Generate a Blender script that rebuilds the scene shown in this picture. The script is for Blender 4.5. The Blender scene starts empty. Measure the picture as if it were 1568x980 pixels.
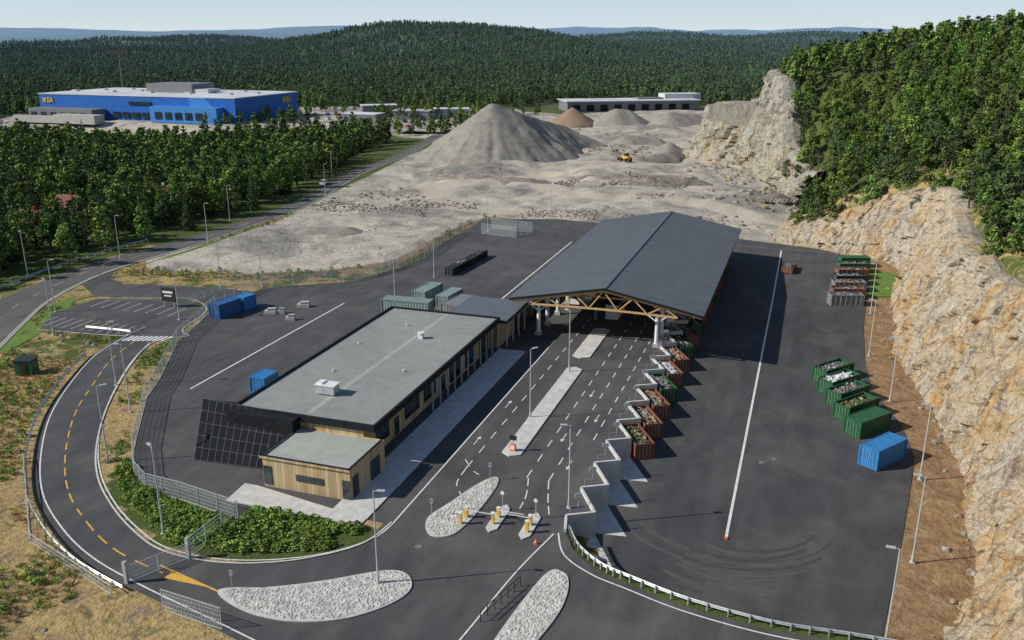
import bpy, math, random
import numpy as np
from mathutils import Vector, noise as mn
from mathutils.geometry import tessellate_polygon
random.seed(7); rng=np.random.default_rng(7)
S=bpy.context.scene
C=bpy.context.collection
R=math.radians
M={}
# ------------------------------------------------------------ materials
def mat(name,rough=0.9,spec=0.2,metal=0.0):
    m=bpy.data.materials.new(name); m.use_nodes=True
    nt=m.node_tree; b=nt.nodes["Principled BSDF"]
    b.inputs["Roughness"].default_value=rough; b.inputs["Specular IOR Level"].default_value=spec; b.inputs["Metallic"].default_value=metal
    return m,nt,b
def N(nt,t,**k):
    n=nt.nodes.new(t)
    for a,v in k.items(): setattr(n,a,v)
    return n
def noise(nt,vec,scale,detail=4,rough=.55,dist=0):
    n=N(nt,"ShaderNodeTexNoise"); n.inputs["Scale"].default_value=scale; n.inputs["Detail"].default_value=detail
    n.inputs["Roughness"].default_value=rough; n.inputs["Distortion"].default_value=dist
    if vec is not None: nt.links.new(vec,n.inputs["Vector"])
    return n.outputs["Fac"]
def ramp(nt,fac,stops,interp='LINEAR'):
    r=N(nt,"ShaderNodeValToRGB"); cr=r.color_ramp; cr.interpolation=interp
    while len(cr.elements)<len(stops): cr.elements.new(0.5)
    for e,(p,c) in zip(cr.elements,stops):
        e.position=p; e.color=(c[0],c[1],c[2],1) if isinstance(c,(tuple,list)) else (c,c,c,1)
    nt.links.new(fac,r.inputs[0]); return r.outputs[0]
def mix(nt,f,a,b,mode='MIX'):
    n=N(nt,"ShaderNodeMix",data_type='RGBA',blend_type=mode)
    for s,v in ((n.inputs[0],f),(n.inputs[6],a),(n.inputs[7],b)):
        if isinstance(v,(int,float)): s.default_value=v if s.type=='VALUE' else (v,v,v,1)
        elif isinstance(v,(tuple,list)): s.default_value=(*v,1) if len(v)==3 else v
        else: nt.links.new(v,s)
    return n.outputs[2]
def math_(nt,op,a,b=0.0,c=None,clamp=False):
    n=N(nt,"ShaderNodeMath",operation=op,use_clamp=clamp)
    for i,v in enumerate((a,b,c)):
        if v is None: continue
        if isinstance(v,(int,float)): n.inputs[i].default_value=v
        else: nt.links.new(v,n.inputs[i])
    return n.outputs[0]
def bump(nt,b,h,strength,dist):
    n=N(nt,"ShaderNodeBump"); n.inputs["Strength"].default_value=strength; n.inputs["Distance"].default_value=dist
    nt.links.new(h,n.inputs["Height"]); nt.links.new(n.outputs[0],b.inputs["Normal"])
def pos(nt): return N(nt,"ShaderNodeNewGeometry").outputs["Position"]
def objc(nt): return N(nt,"ShaderNodeTexCoord").outputs["Object"]
def scalev(nt,v,s):
    n=N(nt,"ShaderNodeMapping"); n.inputs["Scale"].default_value=s; nt.links.new(v,n.inputs[0]); return n.outputs[0]
def hazec(nt,col,p,far=8000.,amt=.95,hc=(.18,.29,.40)):  # paints blue aerial haze into the base colour, growing with distance from world origin
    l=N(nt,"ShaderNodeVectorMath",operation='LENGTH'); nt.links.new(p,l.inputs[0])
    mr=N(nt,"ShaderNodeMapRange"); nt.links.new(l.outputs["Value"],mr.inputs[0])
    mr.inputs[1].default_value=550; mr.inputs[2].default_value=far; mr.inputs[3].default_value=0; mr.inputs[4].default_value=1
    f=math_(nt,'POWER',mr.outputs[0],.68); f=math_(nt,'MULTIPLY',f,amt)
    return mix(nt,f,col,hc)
def simple(name,c1,c2,scale=1.0,rough=.8,bmp=0,spec=.2,metal=0,space='pos',detail=4,sv=None):
    m,nt,b=mat(name,rough,spec,metal)
    v=pos(nt) if space=='pos' else objc(nt)
    if sv: v=scalev(nt,v,sv)
    f=noise(nt,v,scale,detail,.6)
    nt.links.new(ramp(nt,f,[(.3,c1),(.7,c2)]),b.inputs["Base Color"])
    if bmp: bump(nt,b,f,.6,bmp)
    return m
def asphalt(name,c0,c1,c2):
    m,nt,b=mat(name,.85,.2); p=pos(nt)
    big=noise(nt,p,.035,4,.65,1.2); med=noise(nt,scalev(nt,p,(1,.25,1)),.5,4); fine=noise(nt,p,9,1)
    c=ramp(nt,big,[(.3,c0),(.5,c1),(.72,c2)])
    c=mix(nt,.5,c,ramp(nt,med,[(.3,.55),(.75,1.35)]),'MULTIPLY')
    c=mix(nt,.35,c,ramp(nt,fine,[(.3,.65),(.7,1.35)]),'MULTIPLY')
    j=N(nt,"ShaderNodeTexWave",bands_direction='X',wave_profile='SAW'); j.inputs["Scale"].default_value=.045; j.inputs["Distortion"].default_value=.15; nt.links.new(p,j.inputs[0])
    c=mix(nt,.35,c,ramp(nt,j.outputs["Fac"],[(0,.6),(.012,1),(.5,.94),(.51,1.08),(1,1.04)]),'MULTIPLY')
    d=noise(nt,p,.09,5,.7); c=mix(nt,ramp(nt,d,[(.5,0),(.75,.6)]),c,(.14,.135,.127))
    st=noise(nt,p,.7,3,.5); c=mix(nt,ramp(nt,st,[(.66,0),(.76,.4)]),c,(.03,.03,.032))
    nt.links.new(c,b.inputs["Base Color"]); return m
M['asph']=asphalt('asphalt_old',(.062,.062,.065),(.08,.08,.082),(.108,.107,.105))
M['asph2']=asphalt('asphalt_yard',(.055,.056,.06),(.069,.07,.073),(.094,.094,.094))
M['road']=asphalt('asphalt_road',(.095,.093,.09),(.115,.112,.108),(.145,.14,.134))
M['skid']=simple('tyre_marks_rubber',(.052,.052,.055),(.074,.075,.078),.9,.9)
M['scuff']=simple('dusty_track',(.078,.078,.079),(.10,.098,.095),.8,.95)
M['mark']=simple('road_paint_white',(.5,.5,.48),(.8,.8,.78),3,.6)
M['marky']=simple('road_paint_yellow',(.6,.32,.05),(.75,.45,.1),3,.6)
M['conc']=simple('concrete',(.36,.35,.33),(.5,.49,.46),.9,.85,.01)
M['concl']=simple('concrete_light',(.44,.43,.41),(.62,.61,.58),.9,.85,.01)
M['galv']=simple('galvanised_steel',(.42,.44,.46),(.6,.62,.64),2,.45,0,.5,.4)
M['pole']=simple('lamp_pole_steel',(.45,.46,.47),(.58,.6,.61),2,.5,0,.5,.2)
M['stone']=simple('white_stone',(.34,.33,.31),(.66,.64,.6),1.6,.9,.03,space='pos')
M['rubble']=simple('rubble_rock',(.11,.095,.085),(.32,.28,.24),.6,.95,.05)
M['black']=simple('black_panel',(.012,.013,.015),(.025,.026,.03),2,.6,0,.1)
M['pv']=simple('pv_cell',(.009,.010,.016),(.015,.017,.026),.4,.6,0,.03)
M['white']=simple('white_paint',(.62,.63,.63),(.8,.8,.8),1.5,.5)
M['tyre']=simple('tyre_rubber',(.015,.015,.015),(.03,.03,.03),4,.9)
M['wire']=simple('fence_wire',(.42,.46,.46),(.55,.58,.58),2,.5,0,.4,.1)
M['bark']=simple('bark',(.07,.05,.035),(.2,.16,.12),3,.95,.02,space='obj')
M['glulam']=simple('glulam_timber',(.45,.28,.12),(.62,.42,.2),2,.7)
M['orange']=simple('safety_orange',(.7,.12,.02),(.8,.18,.03),3,.5)
M['yellowm']=simple('machine_yellow',(.6,.38,.03),(.7,.46,.06),3,.45)
def paint(name,c,rust=.25):
    m,nt,b=mat(name,.5,.35); o=objc(nt)
    f=noise(nt,o,1.2,5,.7); g=noise(nt,scalev(nt,o,(3,3,.5)),1.3,5,.7)
    a=tuple(x*.68 for x in c); c1=ramp(nt,f,[(.3,a),(.7,c)])
    c1=mix(nt,ramp(nt,g,[(.55,0),(.75,rust)]),c1,(.16,.07,.035))
    nt.links.new(c1,b.inputs["Base Color"]); return m
M['cblue']=paint('container_blue',(.035,.22,.52),.15); M['cnavy']=paint('container_navy',(.03,.12,.32),.15)
M['cgreen']=paint('container_green',(.025,.12,.05),.4); M['crust']=paint('container_rust',(.25,.10,.065),.85)
M['cgrey']=paint('container_grey',(.22,.23,.24),.3); M['cteal']=paint('container_lightgreen',(.25,.33,.31),.1)
M['cblack']=paint('container_black',(.03,.035,.035),.3)
M['fillw']=simple('waste_white',(.35,.35,.36),(.75,.75,.76),5,.7,.1,space='obj')
M['fillb']=simple('waste_wood',(.12,.08,.05),(.4,.3,.2),6,.9,.1,space='obj')
M['fillg']=simple('garden_waste',(.04,.06,.02),(.2,.18,.08),6,.9,.1,space='obj')
M['filld']=simple('waste_metal',(.03,.03,.035),(.28,.27,.26),7,.7,.1,space='obj')
def groundmat():
    m,nt,b=mat('terrain_ground',.95,.1); p=pos(nt)
    def at(n):
        a=N(nt,"ShaderNodeAttribute"); a.attribute_name=n; return a.outputs["Fac"]
    n1=noise(nt,p,.03,5,.65,.5); n2=noise(nt,p,.16,6,.7,.8); n3=noise(nt,p,1.4,4,.75); n5=noise(nt,p,.45,4,.7,.5)
    def sh(a,k=.55):
        x=math_(nt,'SUBTRACT',n2,.5); x=math_(nt,'MULTIPLY',x,k); x=math_(nt,'ADD',a,x)
        return ramp(nt,x,[(.44,0),(.56,1)])
    green=mix(nt,n3,(.045,.075,.02),(.11,.13,.04))
    green=mix(nt,ramp(nt,n1,[(.45,0),(.7,.6)]),green,(.13,.15,.045))
    dry=ramp(nt,n5,[(.32,(.10,.115,.035)),(.42,(.20,.16,.085)),(.5,(.42,.30,.13)),(.58,(.32,.23,.13)),(.68,(.20,.17,.13)),(.78,(.38,.35,.31))])
    dry=mix(nt,ramp(nt,n2,[(.45,.0),(.62,.55)]),dry,(.46,.34,.15))
    dry=mix(nt,.65,dry,ramp(nt,n3,[(.3,.4),(.7,1.45)]),'MULTIPLY')
    q=ramp(nt,n1,[(.3,(.21,.2,.18)),(.42,(.31,.29,.255)),(.52,(.46,.415,.345)),(.6,(.40,.365,.305)),(.72,(.26,.25,.23))])
    q=mix(nt,.8,q,ramp(nt,n2,[(.3,.45),(.48,1.),(.7,1.4)]),'MULTIPLY')
    q=mix(nt,.45,q,ramp(nt,n3,[(.3,.5),(.7,1.4)]),'MULTIPLY')
    q=mix(nt,ramp(nt,at('track'),[(.35,0),(.75,.75)]),q,(.5,.44,.35))
    dirt=ramp(nt,n5,[(.3,(.2,.12,.06)),(.5,(.30,.19,.10)),(.65,(.36,.25,.14)),(.78,(.42,.34,.25))])
    dirt=mix(nt,.5,dirt,ramp(nt,n3,[(.3,.5),(.7,1.3)]),'MULTIPLY')
    c=mix(nt,sh(at('dry'),1.1),green,dry); c=mix(nt,sh(at('dirt'),.5),c,dirt); c=mix(nt,sh(at('quarry'),.3),c,q)
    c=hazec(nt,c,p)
    nt.links.new(c,b.inputs["Base Color"])
    h=math_(nt,'ADD',math_(nt,'MULTIPLY',n2,2.5),n3); bump(nt,b,h,.7,.35); return m
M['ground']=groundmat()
def leaf(name,c1,c2,haze=True):
    m,nt,b=mat(name,.75,.1); oi=N(nt,"ShaderNodeObjectInfo"); o=objc(nt)
    f=noise(nt,o,.6,1)
    c=mix(nt,ramp(nt,f,[(.35,0),(.65,1)]),c1,c2)
    hsv=N(nt,"ShaderNodeHueSaturation"); rv=oi.outputs["Random"]
    nt.links.new(math_(nt,'MULTIPLY_ADD',rv,.05,.475),hsv.inputs["Hue"])
    rr=math_(nt,'FRACT',math_(nt,'MULTIPLY',rv,7.31))
    nt.links.new(math_(nt,'MULTIPLY_ADD',rr,.8,.65),hsv.inputs["Value"]); nt.links.new(c,hsv.inputs["Color"]); c=hsv.outputs[0]
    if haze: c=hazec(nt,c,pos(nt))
    nt.links.new(c,b.inputs["Base Color"]); return m
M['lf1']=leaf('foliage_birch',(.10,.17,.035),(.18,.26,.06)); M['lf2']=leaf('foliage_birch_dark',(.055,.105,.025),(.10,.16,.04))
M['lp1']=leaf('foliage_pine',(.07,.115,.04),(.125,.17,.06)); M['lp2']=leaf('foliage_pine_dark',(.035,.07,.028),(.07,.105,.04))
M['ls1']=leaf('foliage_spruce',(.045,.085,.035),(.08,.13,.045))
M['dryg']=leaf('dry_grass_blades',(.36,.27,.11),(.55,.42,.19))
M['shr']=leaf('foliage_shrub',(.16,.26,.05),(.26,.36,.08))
def rockmat(name,tint,ochre=0.0):
    m,nt,b=mat(name,.92,.1); p=pos(nt)
    sep=N(nt,"ShaderNodeSeparateXYZ"); nt.links.new(p,sep.inputs[0])
    n1=noise(nt,scalev(nt,p,(1,1,.35)),.13,5,.7,.8); n2=noise(nt,scalev(nt,p,(1,1,.4)),.6,5,.72,.6); n3=noise(nt,p,2.6,4,.75)
    f=math_(nt,'ADD',n1,math_(nt,'MULTIPLY_ADD',sep.outputs[2],.005,-ochre))
    c=ramp(nt,f,[(.28,(.42,.24,.10)),(.38,(.50,.33,.17)),(.45,(.52,.42,.28)),(.53,(.53,.48,.40)),(.64,(.52,.49,.44)),(.76,(.33,.31,.28))])
    c=mix(nt,1,c,tint,'MULTIPLY')
    c=mix(nt,.85,c,ramp(nt,n2,[(.28,(.42,.34,.26)),(.42,(.95,.91,.85)),(.65,(1.18,1.16,1.12))]),'MULTIPLY')
    c=mix(nt,.55,c,ramp(nt,n3,[(.3,.4),(.6,1.25)]),'MULTIPLY')
    st=noise(nt,scalev(nt,p,(1,1,.08)),.9,4,.65); c=mix(nt,ramp(nt,st,[(.53,0),(.65,.6)]),c,(.15,.12,.10))
    v=N(nt,"ShaderNodeTexVoronoi",feature='DISTANCE_TO_EDGE'); v.inputs["Scale"].default_value=.42
    mixv=N(nt,"ShaderNodeVectorMath",operation='ADD'); nt.links.new(scalev(nt,p,(1,1,.45)),mixv.inputs[0])
    nn=N(nt,"ShaderNodeTexNoise"); nn.inputs["Scale"].default_value=.5; nt.links.new(p,nn.inputs[0]); nt.links.new(nn.outputs["Color"],mixv.inputs[1]); nt.links.new(mixv.outputs[0],v.inputs["Vector"])
    c=mix(nt,.6,c,ramp(nt,v.outputs["Distance"],[(0,.3),(.04,1)]),'MULTIPLY')
    nt.links.new(c,b.inputs["Base Color"])
    h=math_(nt,'ADD',math_(nt,'MULTIPLY',n2,1.5),n3); bump(nt,b,h,.9,.6); return m
M['rock']=rockmat('cliff_rock',(1,.97,.91),.012); M['rock2']=rockmat('quarry_rock',(.82,.85,.84),-.03)
def pilemat():
    m,nt,b=mat('gravel_pile_mat',.95,.1); p=pos(nt)
    n1=noise(nt,scalev(nt,p,(1,1,.15)),.3,5,.65); n3=noise(nt,p,2.5,4,.7)
    c=ramp(nt,n1,[(.3,(.20,.19,.165)),(.5,(.28,.262,.228)),(.7,(.34,.32,.275))]); c=mix(nt,.5,c,ramp(nt,n3,[(.3,.6),(.7,1.3)]),'MULTIPLY')
    nt.links.new(c,b.inputs["Base Color"]); bump(nt,b,n3,.6,.4); return m
M['pile']=pilemat()
def stripes(name,c1,c2,axis,scale,rough=.7,bd=.02,spec=.2,metal=0):
    m,nt,b=mat(name,rough,spec,metal); p=pos(nt)
    w=N(nt,"ShaderNodeTexWave",bands_direction=axis,wave_profile='SAW'); w.inputs["Scale"].default_value=scale; nt.links.new(p,w.inputs[0])
    n1=noise(nt,p,.35,5,.6); n2=noise(nt,p,2.5,3)
    c=ramp(nt,n1,[(.3,c1),(.7,c2)]); c=mix(nt,.5,c,ramp(nt,w.outputs["Fac"],[(0,.55),(.12,1),(1,1.05)]),'MULTIPLY')
    c=mix(nt,.2,c,ramp(nt,n2,[(.3,.7),(.7,1.3)]),'MULTIPLY')
    nt.links.new(c,b.inputs["Base Color"]); return m
def cladm():
    m,nt,b=mat('timber_cladding',.75,.15); p=pos(nt)
    sep=N(nt,"ShaderNodeSeparateXYZ"); nt.links.new(p,sep.inputs[0])
    s=math_(nt,'ADD',sep.outputs[0],sep.outputs[1]); bd=math_(nt,'FRACT',math_(nt,'MULTIPLY',s,2.2)); idx=math_(nt,'FLOOR',math_(nt,'MULTIPLY',s,2.2))
    wn=N(nt,"ShaderNodeTexWhiteNoise",noise_dimensions='1D'); nt.links.new(idx,wn.inputs["W"])
    c=ramp(nt,wn.outputs["Value"],[(0,(.40,.29,.155)),(.5,(.50,.385,.22)),(1,(.58,.46,.28))])
    c=mix(nt,.8,c,ramp(nt,bd,[(0,.35),(.13,1),(.9,1),(1,.6)]),'MULTIPLY'); n1=noise(nt,scalev(nt,p,(2,2,.3)),1,4); c=mix(nt,.3,c,ramp(nt,n1,[(.3,.7),(.7,1.2)]),'MULTIPLY')
    nt.links.new(c,b.inputs["Base Color"]); return m
M['clad']=cladm()
M['croof']=stripes('seam_metal_roof',(.10,.115,.135),(.125,.14,.16),'Y',.27,.5,spec=.3)
def roofm(name,c1,c2):
    m,nt,b=mat(name,.85,.2); p=pos(nt)
    n1=noise(nt,p,.12,5,.7,.5); n2=noise(nt,p,4,3); n3=noise(nt,p,.6,5,.7)
    w=N(nt,"ShaderNodeTexWave",bands_direction='X',wave_profile='SAW'); w.inputs["Scale"].default_value=.31; nt.links.new(p,w.inputs[0])
    c=ramp(nt,n1,[(.3,c1),(.7,c2)]); c=mix(nt,.25,c,ramp(nt,w.outputs["Fac"],[(0,.7),(.05,1)]),'MULTIPLY'); c=mix(nt,.25,c,ramp(nt,n2,[(.3,.7),(.7,1.3)]),'MULTIPLY'); c=mix(nt,.4,c,ramp(nt,n3,[(.3,.72),(.7,1.2)]),'MULTIPLY')
    nt.links.new(c,b.inputs["Base Color"]); return m
M['roof']=roofm('roof_membrane',(.23,.245,.235),(.29,.305,.29)); M['roofl']=roofm('roof_membrane_light',(.30,.33,.29),(.38,.40,.36))
def glassm():
    m,nt,b=mat('window_glass',.08,.6); f=noise(nt,pos(nt),.6,2)
    nt.links.new(ramp(nt,f,[(.3,(.015,.02,.025)),(.7,(.05,.065,.075))]),b.inputs["Base Color"]); return m
M['glass']=glassm()
M['sblue']=stripes('store_blue_cladding',(.02,.12,.42),(.03,.15,.48),'X',.12,.5); M['sblue2']=stripes('store_blue_panels',(.05,.22,.54),(.07,.25,.6),'X',.3,.5)
M['sroof']=simple('store_white_roof',(.46,.47,.48),(.66,.67,.68),.05,.6)
M['syel']=simple('sign_yellow',(.75,.55,.03),(.85,.62,.05),1,.5)
M['redr']=simple('red_roof',(.2,.09,.07),(.28,.13,.1),1,.8); M['redw']=simple('red_wall',(.3,.05,.03),(.36,.07,.05),1,.8)
M['carw']=simple('car_white',(.6,.6,.6),(.75,.75,.75),1,.3,0,.5); M['carr']=simple('car_red',(.4,.03,.03),(.5,.04,.04),1,.3,0,.5); M['carb']=simple('car_blue',(.03,.08,.3),(.05,.12,.4),1,.3,0,.5)
M['lawn']=simple('lawn_grass',(.09,.16,.03),(.15,.24,.05),1.2,.95); M['lot']=simple('gravel_lot',(.30,.29,.24),(.42,.4,.33),.05,.95)
# ------------------------------------------------------------ mesh builder
class MB:
    def __init__(s): s.v=[];s.f=[];s.m=[]
    def face(s,pts,m=0):
        i=len(s.v); s.v+= [tuple(p) for p in pts]; s.f.append(tuple(range(i,i+len(pts)))); s.m.append(m)
    def box(s,cx,cy,cz,sx,sy,sz,rz=0,m=0,top=(1,1)):
        i=len(s.v); c,n=math.cos(rz),math.sin(rz)
        for dz in (-.5,.5):
            k=top if dz>0 else (1,1)
            for dx,dy in ((-.5,-.5),(.5,-.5),(.5,.5),(-.5,.5)):
                x=dx*sx*k[0]; y=dy*sy*k[1]; s.v.append((cx+x*c-y*n,cy+x*n+y*c,cz+dz*sz))
        for q in ((3,2,1,0),(4,5,6,7),(0,1,5,4),(1,2,6,5),(2,3,7,6),(3,0,4,7)): s.f.append(tuple(i+k for k in q)); s.m.append(m)
    def cyl(s,p0,p1,r0,r1,n=8,m=0,cap=True):
        p0=Vector(p0);p1=Vector(p1);d=(p1-p0).normalized(); a=Vector((0,0,1)) if abs(d.z)<.9 else Vector((1,0,0))
        u=d.cross(a).normalized(); w=d.cross(u); i=len(s.v)
        for p,r in ((p0,r0),(p1,r1)):
            for k in range(n):
                t=2*math.pi*k/n; s.v.append(tuple(p+u*(r*math.cos(t))+w*(r*math.sin(t))))
        for k in range(n):
            k2=(k+1)%n; s.f.append((i+k,i+k2,i+n+k2,i+n+k)); s.m.append(m)
        if cap: s.f.append(tuple(i+n+k for k in range(n))); s.m.append(m)
    def beam(s,p0,p1,w,h,m=0):
        p0=Vector(p0);p1=Vector(p1);d=(p1-p0).normalized(); a=Vector((0,0,1)) if abs(d.z)<.95 else Vector((1,0,0))
        u=d.cross(a).normalized()*w/2; t=u.normalized().cross(d)*h/2; i=len(s.v)
        for p in (p0,p1):
            for q in (-u-t,u-t,u+t,-u+t): s.v.append(tuple(p+q))
        for q in ((0,1,2,3),(7,6,5,4),(0,4,5,1),(1,5,6,2),(2,6,7,3),(3,7,4,0)): s.f.append(tuple(i+k for k in q)); s.m.append(m)
    def sheet(s,poly,z,m=0):
        zf=z if callable(z) else (lambda x,y:z)
        P=[Vector((x,y,0)) for x,y in poly]; i=len(s.v)
        s.v+=[(x,y,zf(x,y)) for x,y in poly]
        for t in tessellate_polygon([P]):
            a,b,c=[P[k] for k in t]
            if (b-a).cross(c-a).z<0: t=(t[0],t[2],t[1])
            s.f.append(tuple(i+k for k in t)); s.m.append(m)
    def prism(s,poly,z0,z1,mt=0,ms=1):
        ar=sum(poly[k][0]*poly[(k+1)%len(poly)][1]-poly[(k+1)%len(poly)][0]*poly[k][1] for k in range(len(poly)))
        if ar<0: poly=poly[::-1]
        s.sheet(poly,z1,mt); n=len(poly)
        for k in range(n):
            a=poly[k];b=poly[(k+1)%n]; s.face([(*a,z0),(*b,z0),(*b,z1),(*a,z1)],ms)
    def strip(s,pts,w,z,m=0,dash=None):
        pts=resamp(pts,.5 if dash else 1.0); acc=0
        for k in range(len(pts)-1):
            a=Vector(pts[k]);b=Vector(pts[k+1]);L=(b-a).length
            on=True
            if dash: on=(acc%(dash[0]+dash[1]))<dash[0]
            acc+=L
            if not on or L<1e-6: continue
            d=(b-a)/L; n=Vector((-d.y,d.x))*w/2
            s.face([(*(a-n),z),(*(b-n),z),(*(b+n),z),(*(a+n),z)],m)
    def obj(s,name,mats,parent=None,loc=(0,0,0),rz=0,smooth=False,scale=1):
        me=bpy.data.meshes.new(name); me.from_pydata(s.v,[],s.f)
        for k in mats: me.materials.append(M[k] if isinstance(k,str) else k)
        me.polygons.foreach_set("material_index",s.m)
        if smooth: me.polygons.foreach_set("use_smooth",[True]*len(s.f))
        me.update(); o=bpy.data.objects.new(name,me); C.objects.link(o); o.location=loc; o.rotation_euler=(0,0,rz); o.scale=(scale,)*3
        if parent: o.parent=parent
        return o
def empty(name):
    o=bpy.data.objects.new(name,None); C.objects.link(o); return o
def inst(name,src,loc,rz=0,scale=1):
    o=bpy.data.objects.new(name,src.data); C.objects.link(o); o.location=loc; o.rotation_euler=(0,0,rz); o.scale=(scale,)*3; return o
def resamp(pts,step):
    out=[pts[0]]
    for a,b in zip(pts[:-1],pts[1:]):
        L=math.hypot(b[0]-a[0],b[1]-a[1]); n=max(1,int(round(L/step)))
        for k in range(1,n+1): out.append(tuple(a[j]+(b[j]-a[j])*k/n for j in range(len(a))))
    return out
def cat(pts,n=6,closed=False):
    P=[np.array(p,float) for p in pts]; out=[]; m=len(P)
    for i in range(m if closed else m-1):
        if closed: p0,p1,p2,p3=P[(i-1)%m],P[i],P[(i+1)%m],P[(i+2)%m]
        else: p0,p1,p2,p3=P[max(i-1,0)],P[i],P[i+1],P[min(i+2,m-1)]
        for k in range(n):
            t=k/n; out.append(tuple(.5*((2*p1)+(-p0+p2)*t+(2*p0-5*p1+4*p2-p3)*t*t+(-p0+3*p1-3*p2+p3)*t**3)))
    if not closed: out.append(tuple(P[-1]))
    return out
# ------------------------------------------------------------ numpy helpers
def ss(a,b,x):
    t=np.clip((x-a)/(b-a),0,1); return t*t*(3-2*t)
def sdf(poly,x,y,closed=True):
    x=np.asarray(x,float);y=np.asarray(y,float)
    d=np.full(x.shape,1e18); ins=np.zeros(x.shape,bool); n=len(poly)
    for i in range(n if closed else n-1):
        ax,ay=poly[i]; bx,by=poly[(i+1)%n]; ex,ey=bx-ax,by-ay; wx,wy=x-ax,y-ay
        t=np.clip((wx*ex+wy*ey)/(ex*ex+ey*ey+1e-12),0,1)
        d=np.minimum(d,(wx-ex*t)**2+(wy-ey*t)**2)
        if closed:
            c=((ay<=y)&(by>y))|((by<=y)&(ay>y))
            xi=ax+(y-ay)/(by-ay if by!=ay else 1e-9)*ex
            ins^=c&(x<xi)
    d=np.sqrt(d); return np.where(ins,d,-d)
def vn(x,y,seed=0):
    xi=np.floor(x).astype(np.int64);yi=np.floor(y).astype(np.int64);fx=x-xi;fy=y-yi
    fx=fx*fx*(3-2*fx);fy=fy*fy*(3-2*fy)
    def h(a,b):
        n=(a*374761393+b*668265263+seed*1442695041)&0xffffffff
        n=((n^(n>>13))*1274126177)&0xffffffff; return ((n^(n>>16))&0xffff)/65535.
    return (h(xi,yi)*(1-fx)+h(xi+1,yi)*fx)*(1-fy)+(h(xi,yi+1)*(1-fx)+h(xi+1,yi+1)*fx)*fy
def fbm(x,y,s,o=4,seed=0):
    r=0;a=.5;t=0
    for k in range(o): r=r+a*vn(x/s,y/s,seed+k);t+=a;a*=.5;s=s/2.03
    return r/t-.5
# ------------------------------------------------------------ plan data (metres; X across, Y along the site axis)
INNER=[(-96,115.4),(-99.5,110.7),(-95.6,100.9),(-87.8,87.7),(-80.2,77.4),(-73.8,70.6),(-67.5,65.8),(-61.5,62.3),(-56.3,60.3),(-50.3,60.3),(-44.9,62.1),(-40.9,64.9),(-38.3,68.1),(-37.5,72.3)]
OUTER=[(-106.4,111.9),(-104.5,102.5),(-98.9,91.4),(-92.6,81.5),(-84.7,72.2),(-76.9,64.8),(-69.1,59.7),(-62.3,56.5),(-55.1,54.4),(-46.4,52.4),(-40.1,50.9)]
YL=[(-74.6,77.4),(-78,82.2),(-84.4,91.3),(-87.6,97.9),(-96.0,112.5),(-98.4,120.1),(-102.4,131.1),(-101.2,144.1),(-96.4,148.3),(-86.4,155.8),(-82.8,168.4),(-81.1,178.4),(-82.8,193.9),(-83,207),(-84,224)]
RAIL=[(-20,76.2),(-18.2,73.1),(-15.3,70.6),(-12.2,69.4),(-6.6,67.7),(.6,66.8),(6.9,67.2),(14,67.5)]
SX=-20.6; teeth=[78.8+6.3*k for k in range(21)]
SAW=[(-20,76.2)]
for y in teeth: SAW+= [(SX,y),(SX+2.73,y+1.575)]
SAW=SAW[:-1]
DECK=[(-53,67.8),(-61.5,69.3),(-66.2,69.7),(-69.8,72)]+cat(YL,4)+[(-65,231),(-30,226),(-7,219),(8,213.6),(8,213),(SX,213)]+SAW[::-1]+RAIL[1:]+[(12,40),(-25,36),(-40.1,50.9),(-46.4,52.4),(-50,53.3),(-50.3,60.3),(-44.9,62.1),(-40.9,64.9),(-38.3,68.1),(-38.2,71.9),(-54,71.9)]
def zl(y): return -2.2*np.clip((213-y)/33,0,1)
def zlf(y): return float(zl(np.array(float(y))))
YARD_S=[(SX-1.2,78.5),(-19.4,79.0),(-17.5,76.6),(-15,74.3),(-12,72.9),(-6,71.3),(1,70.6),(8,70.8),(9.9,71.6),(11.3,80),(12.8,89),(14.4,99.8),(15.9,110.7),(15.1,120.7),(12,132),(11.4,143),(11.9,164),(13,180),(SX-1.2,180)]
YARD_N=[(SX-1.2,180),(13,180),(14.6,198),(8,213),(SX-1.2,213)]
LOWP=[(-23,81),(-19.5,79.5),(-16,75),(-12,73),(-6,71.5),(1,71),(12,71),(15,66),(10,35),(80,35),(80,213),(-23,213)]
FOOT=[(-7,218),(2.5,216),(10.5,212),(20.5,207),(17.6,179),(16.8,151.4),(18.3,134),(19.9,120),(20.7,105),(19.8,95.6),(18.9,85),(15.6,73.5),(12.5,58),(10,40),(5,0),(40,-200),(2500,-200),(2500,1400),(300,1100),(60,640),(0,450),(-26,384),(-19,328),(-7,290),(-2,285),(-3,245)]
QUARRY=[(-133,149),(-140.8,158),(-137,175),(-136,205),(-143,236),(-150,283),(-160,336),(-165,371),(-194,477),(-187,576),(-151,561),(-91,639),(-52,652),(-20,560),(-10,440),(-24,382),(-19,328),(-7,290),(-3,287),(-5,242),(-7,217),(-84,228),(-87,210),(-86.8,173),(-96,161),(-108,154)]
MROADL=[(-184,420),(-174,375),(-166,335),(-161,288),(-147.5,230),(-145.4,195),(-146.2,170),(-149.1,152),(-147.7,137.9),(-144,121.5),(-136,104),(-128,92)]
MROADR=[(-178,420),(-168,375),(-160,335),(-154.5,288),(-140.5,230),(-138.5,195),(-138.2,170),(-140,152),(-139,139),(-134.5,124),(-128,112),(-119,97)]
MROAD=cat(MROADL,5)+cat(MROADR,5)[::-1]
LINK=[(-139.5,147),(-138.5,136),(-129,129.5),(-110,133.6),(-102.3,130),(-101.2,142),(-112,142),(-129.9,138.5),(-136,141)]
PARK=[(-106.4,111.9),(-122.7,110.1),(-128,118.2),(-126.9,128.2),(-109.8,133.4),(-102.1,128),(-99.3,117.9),(-96,115.4)]
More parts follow.
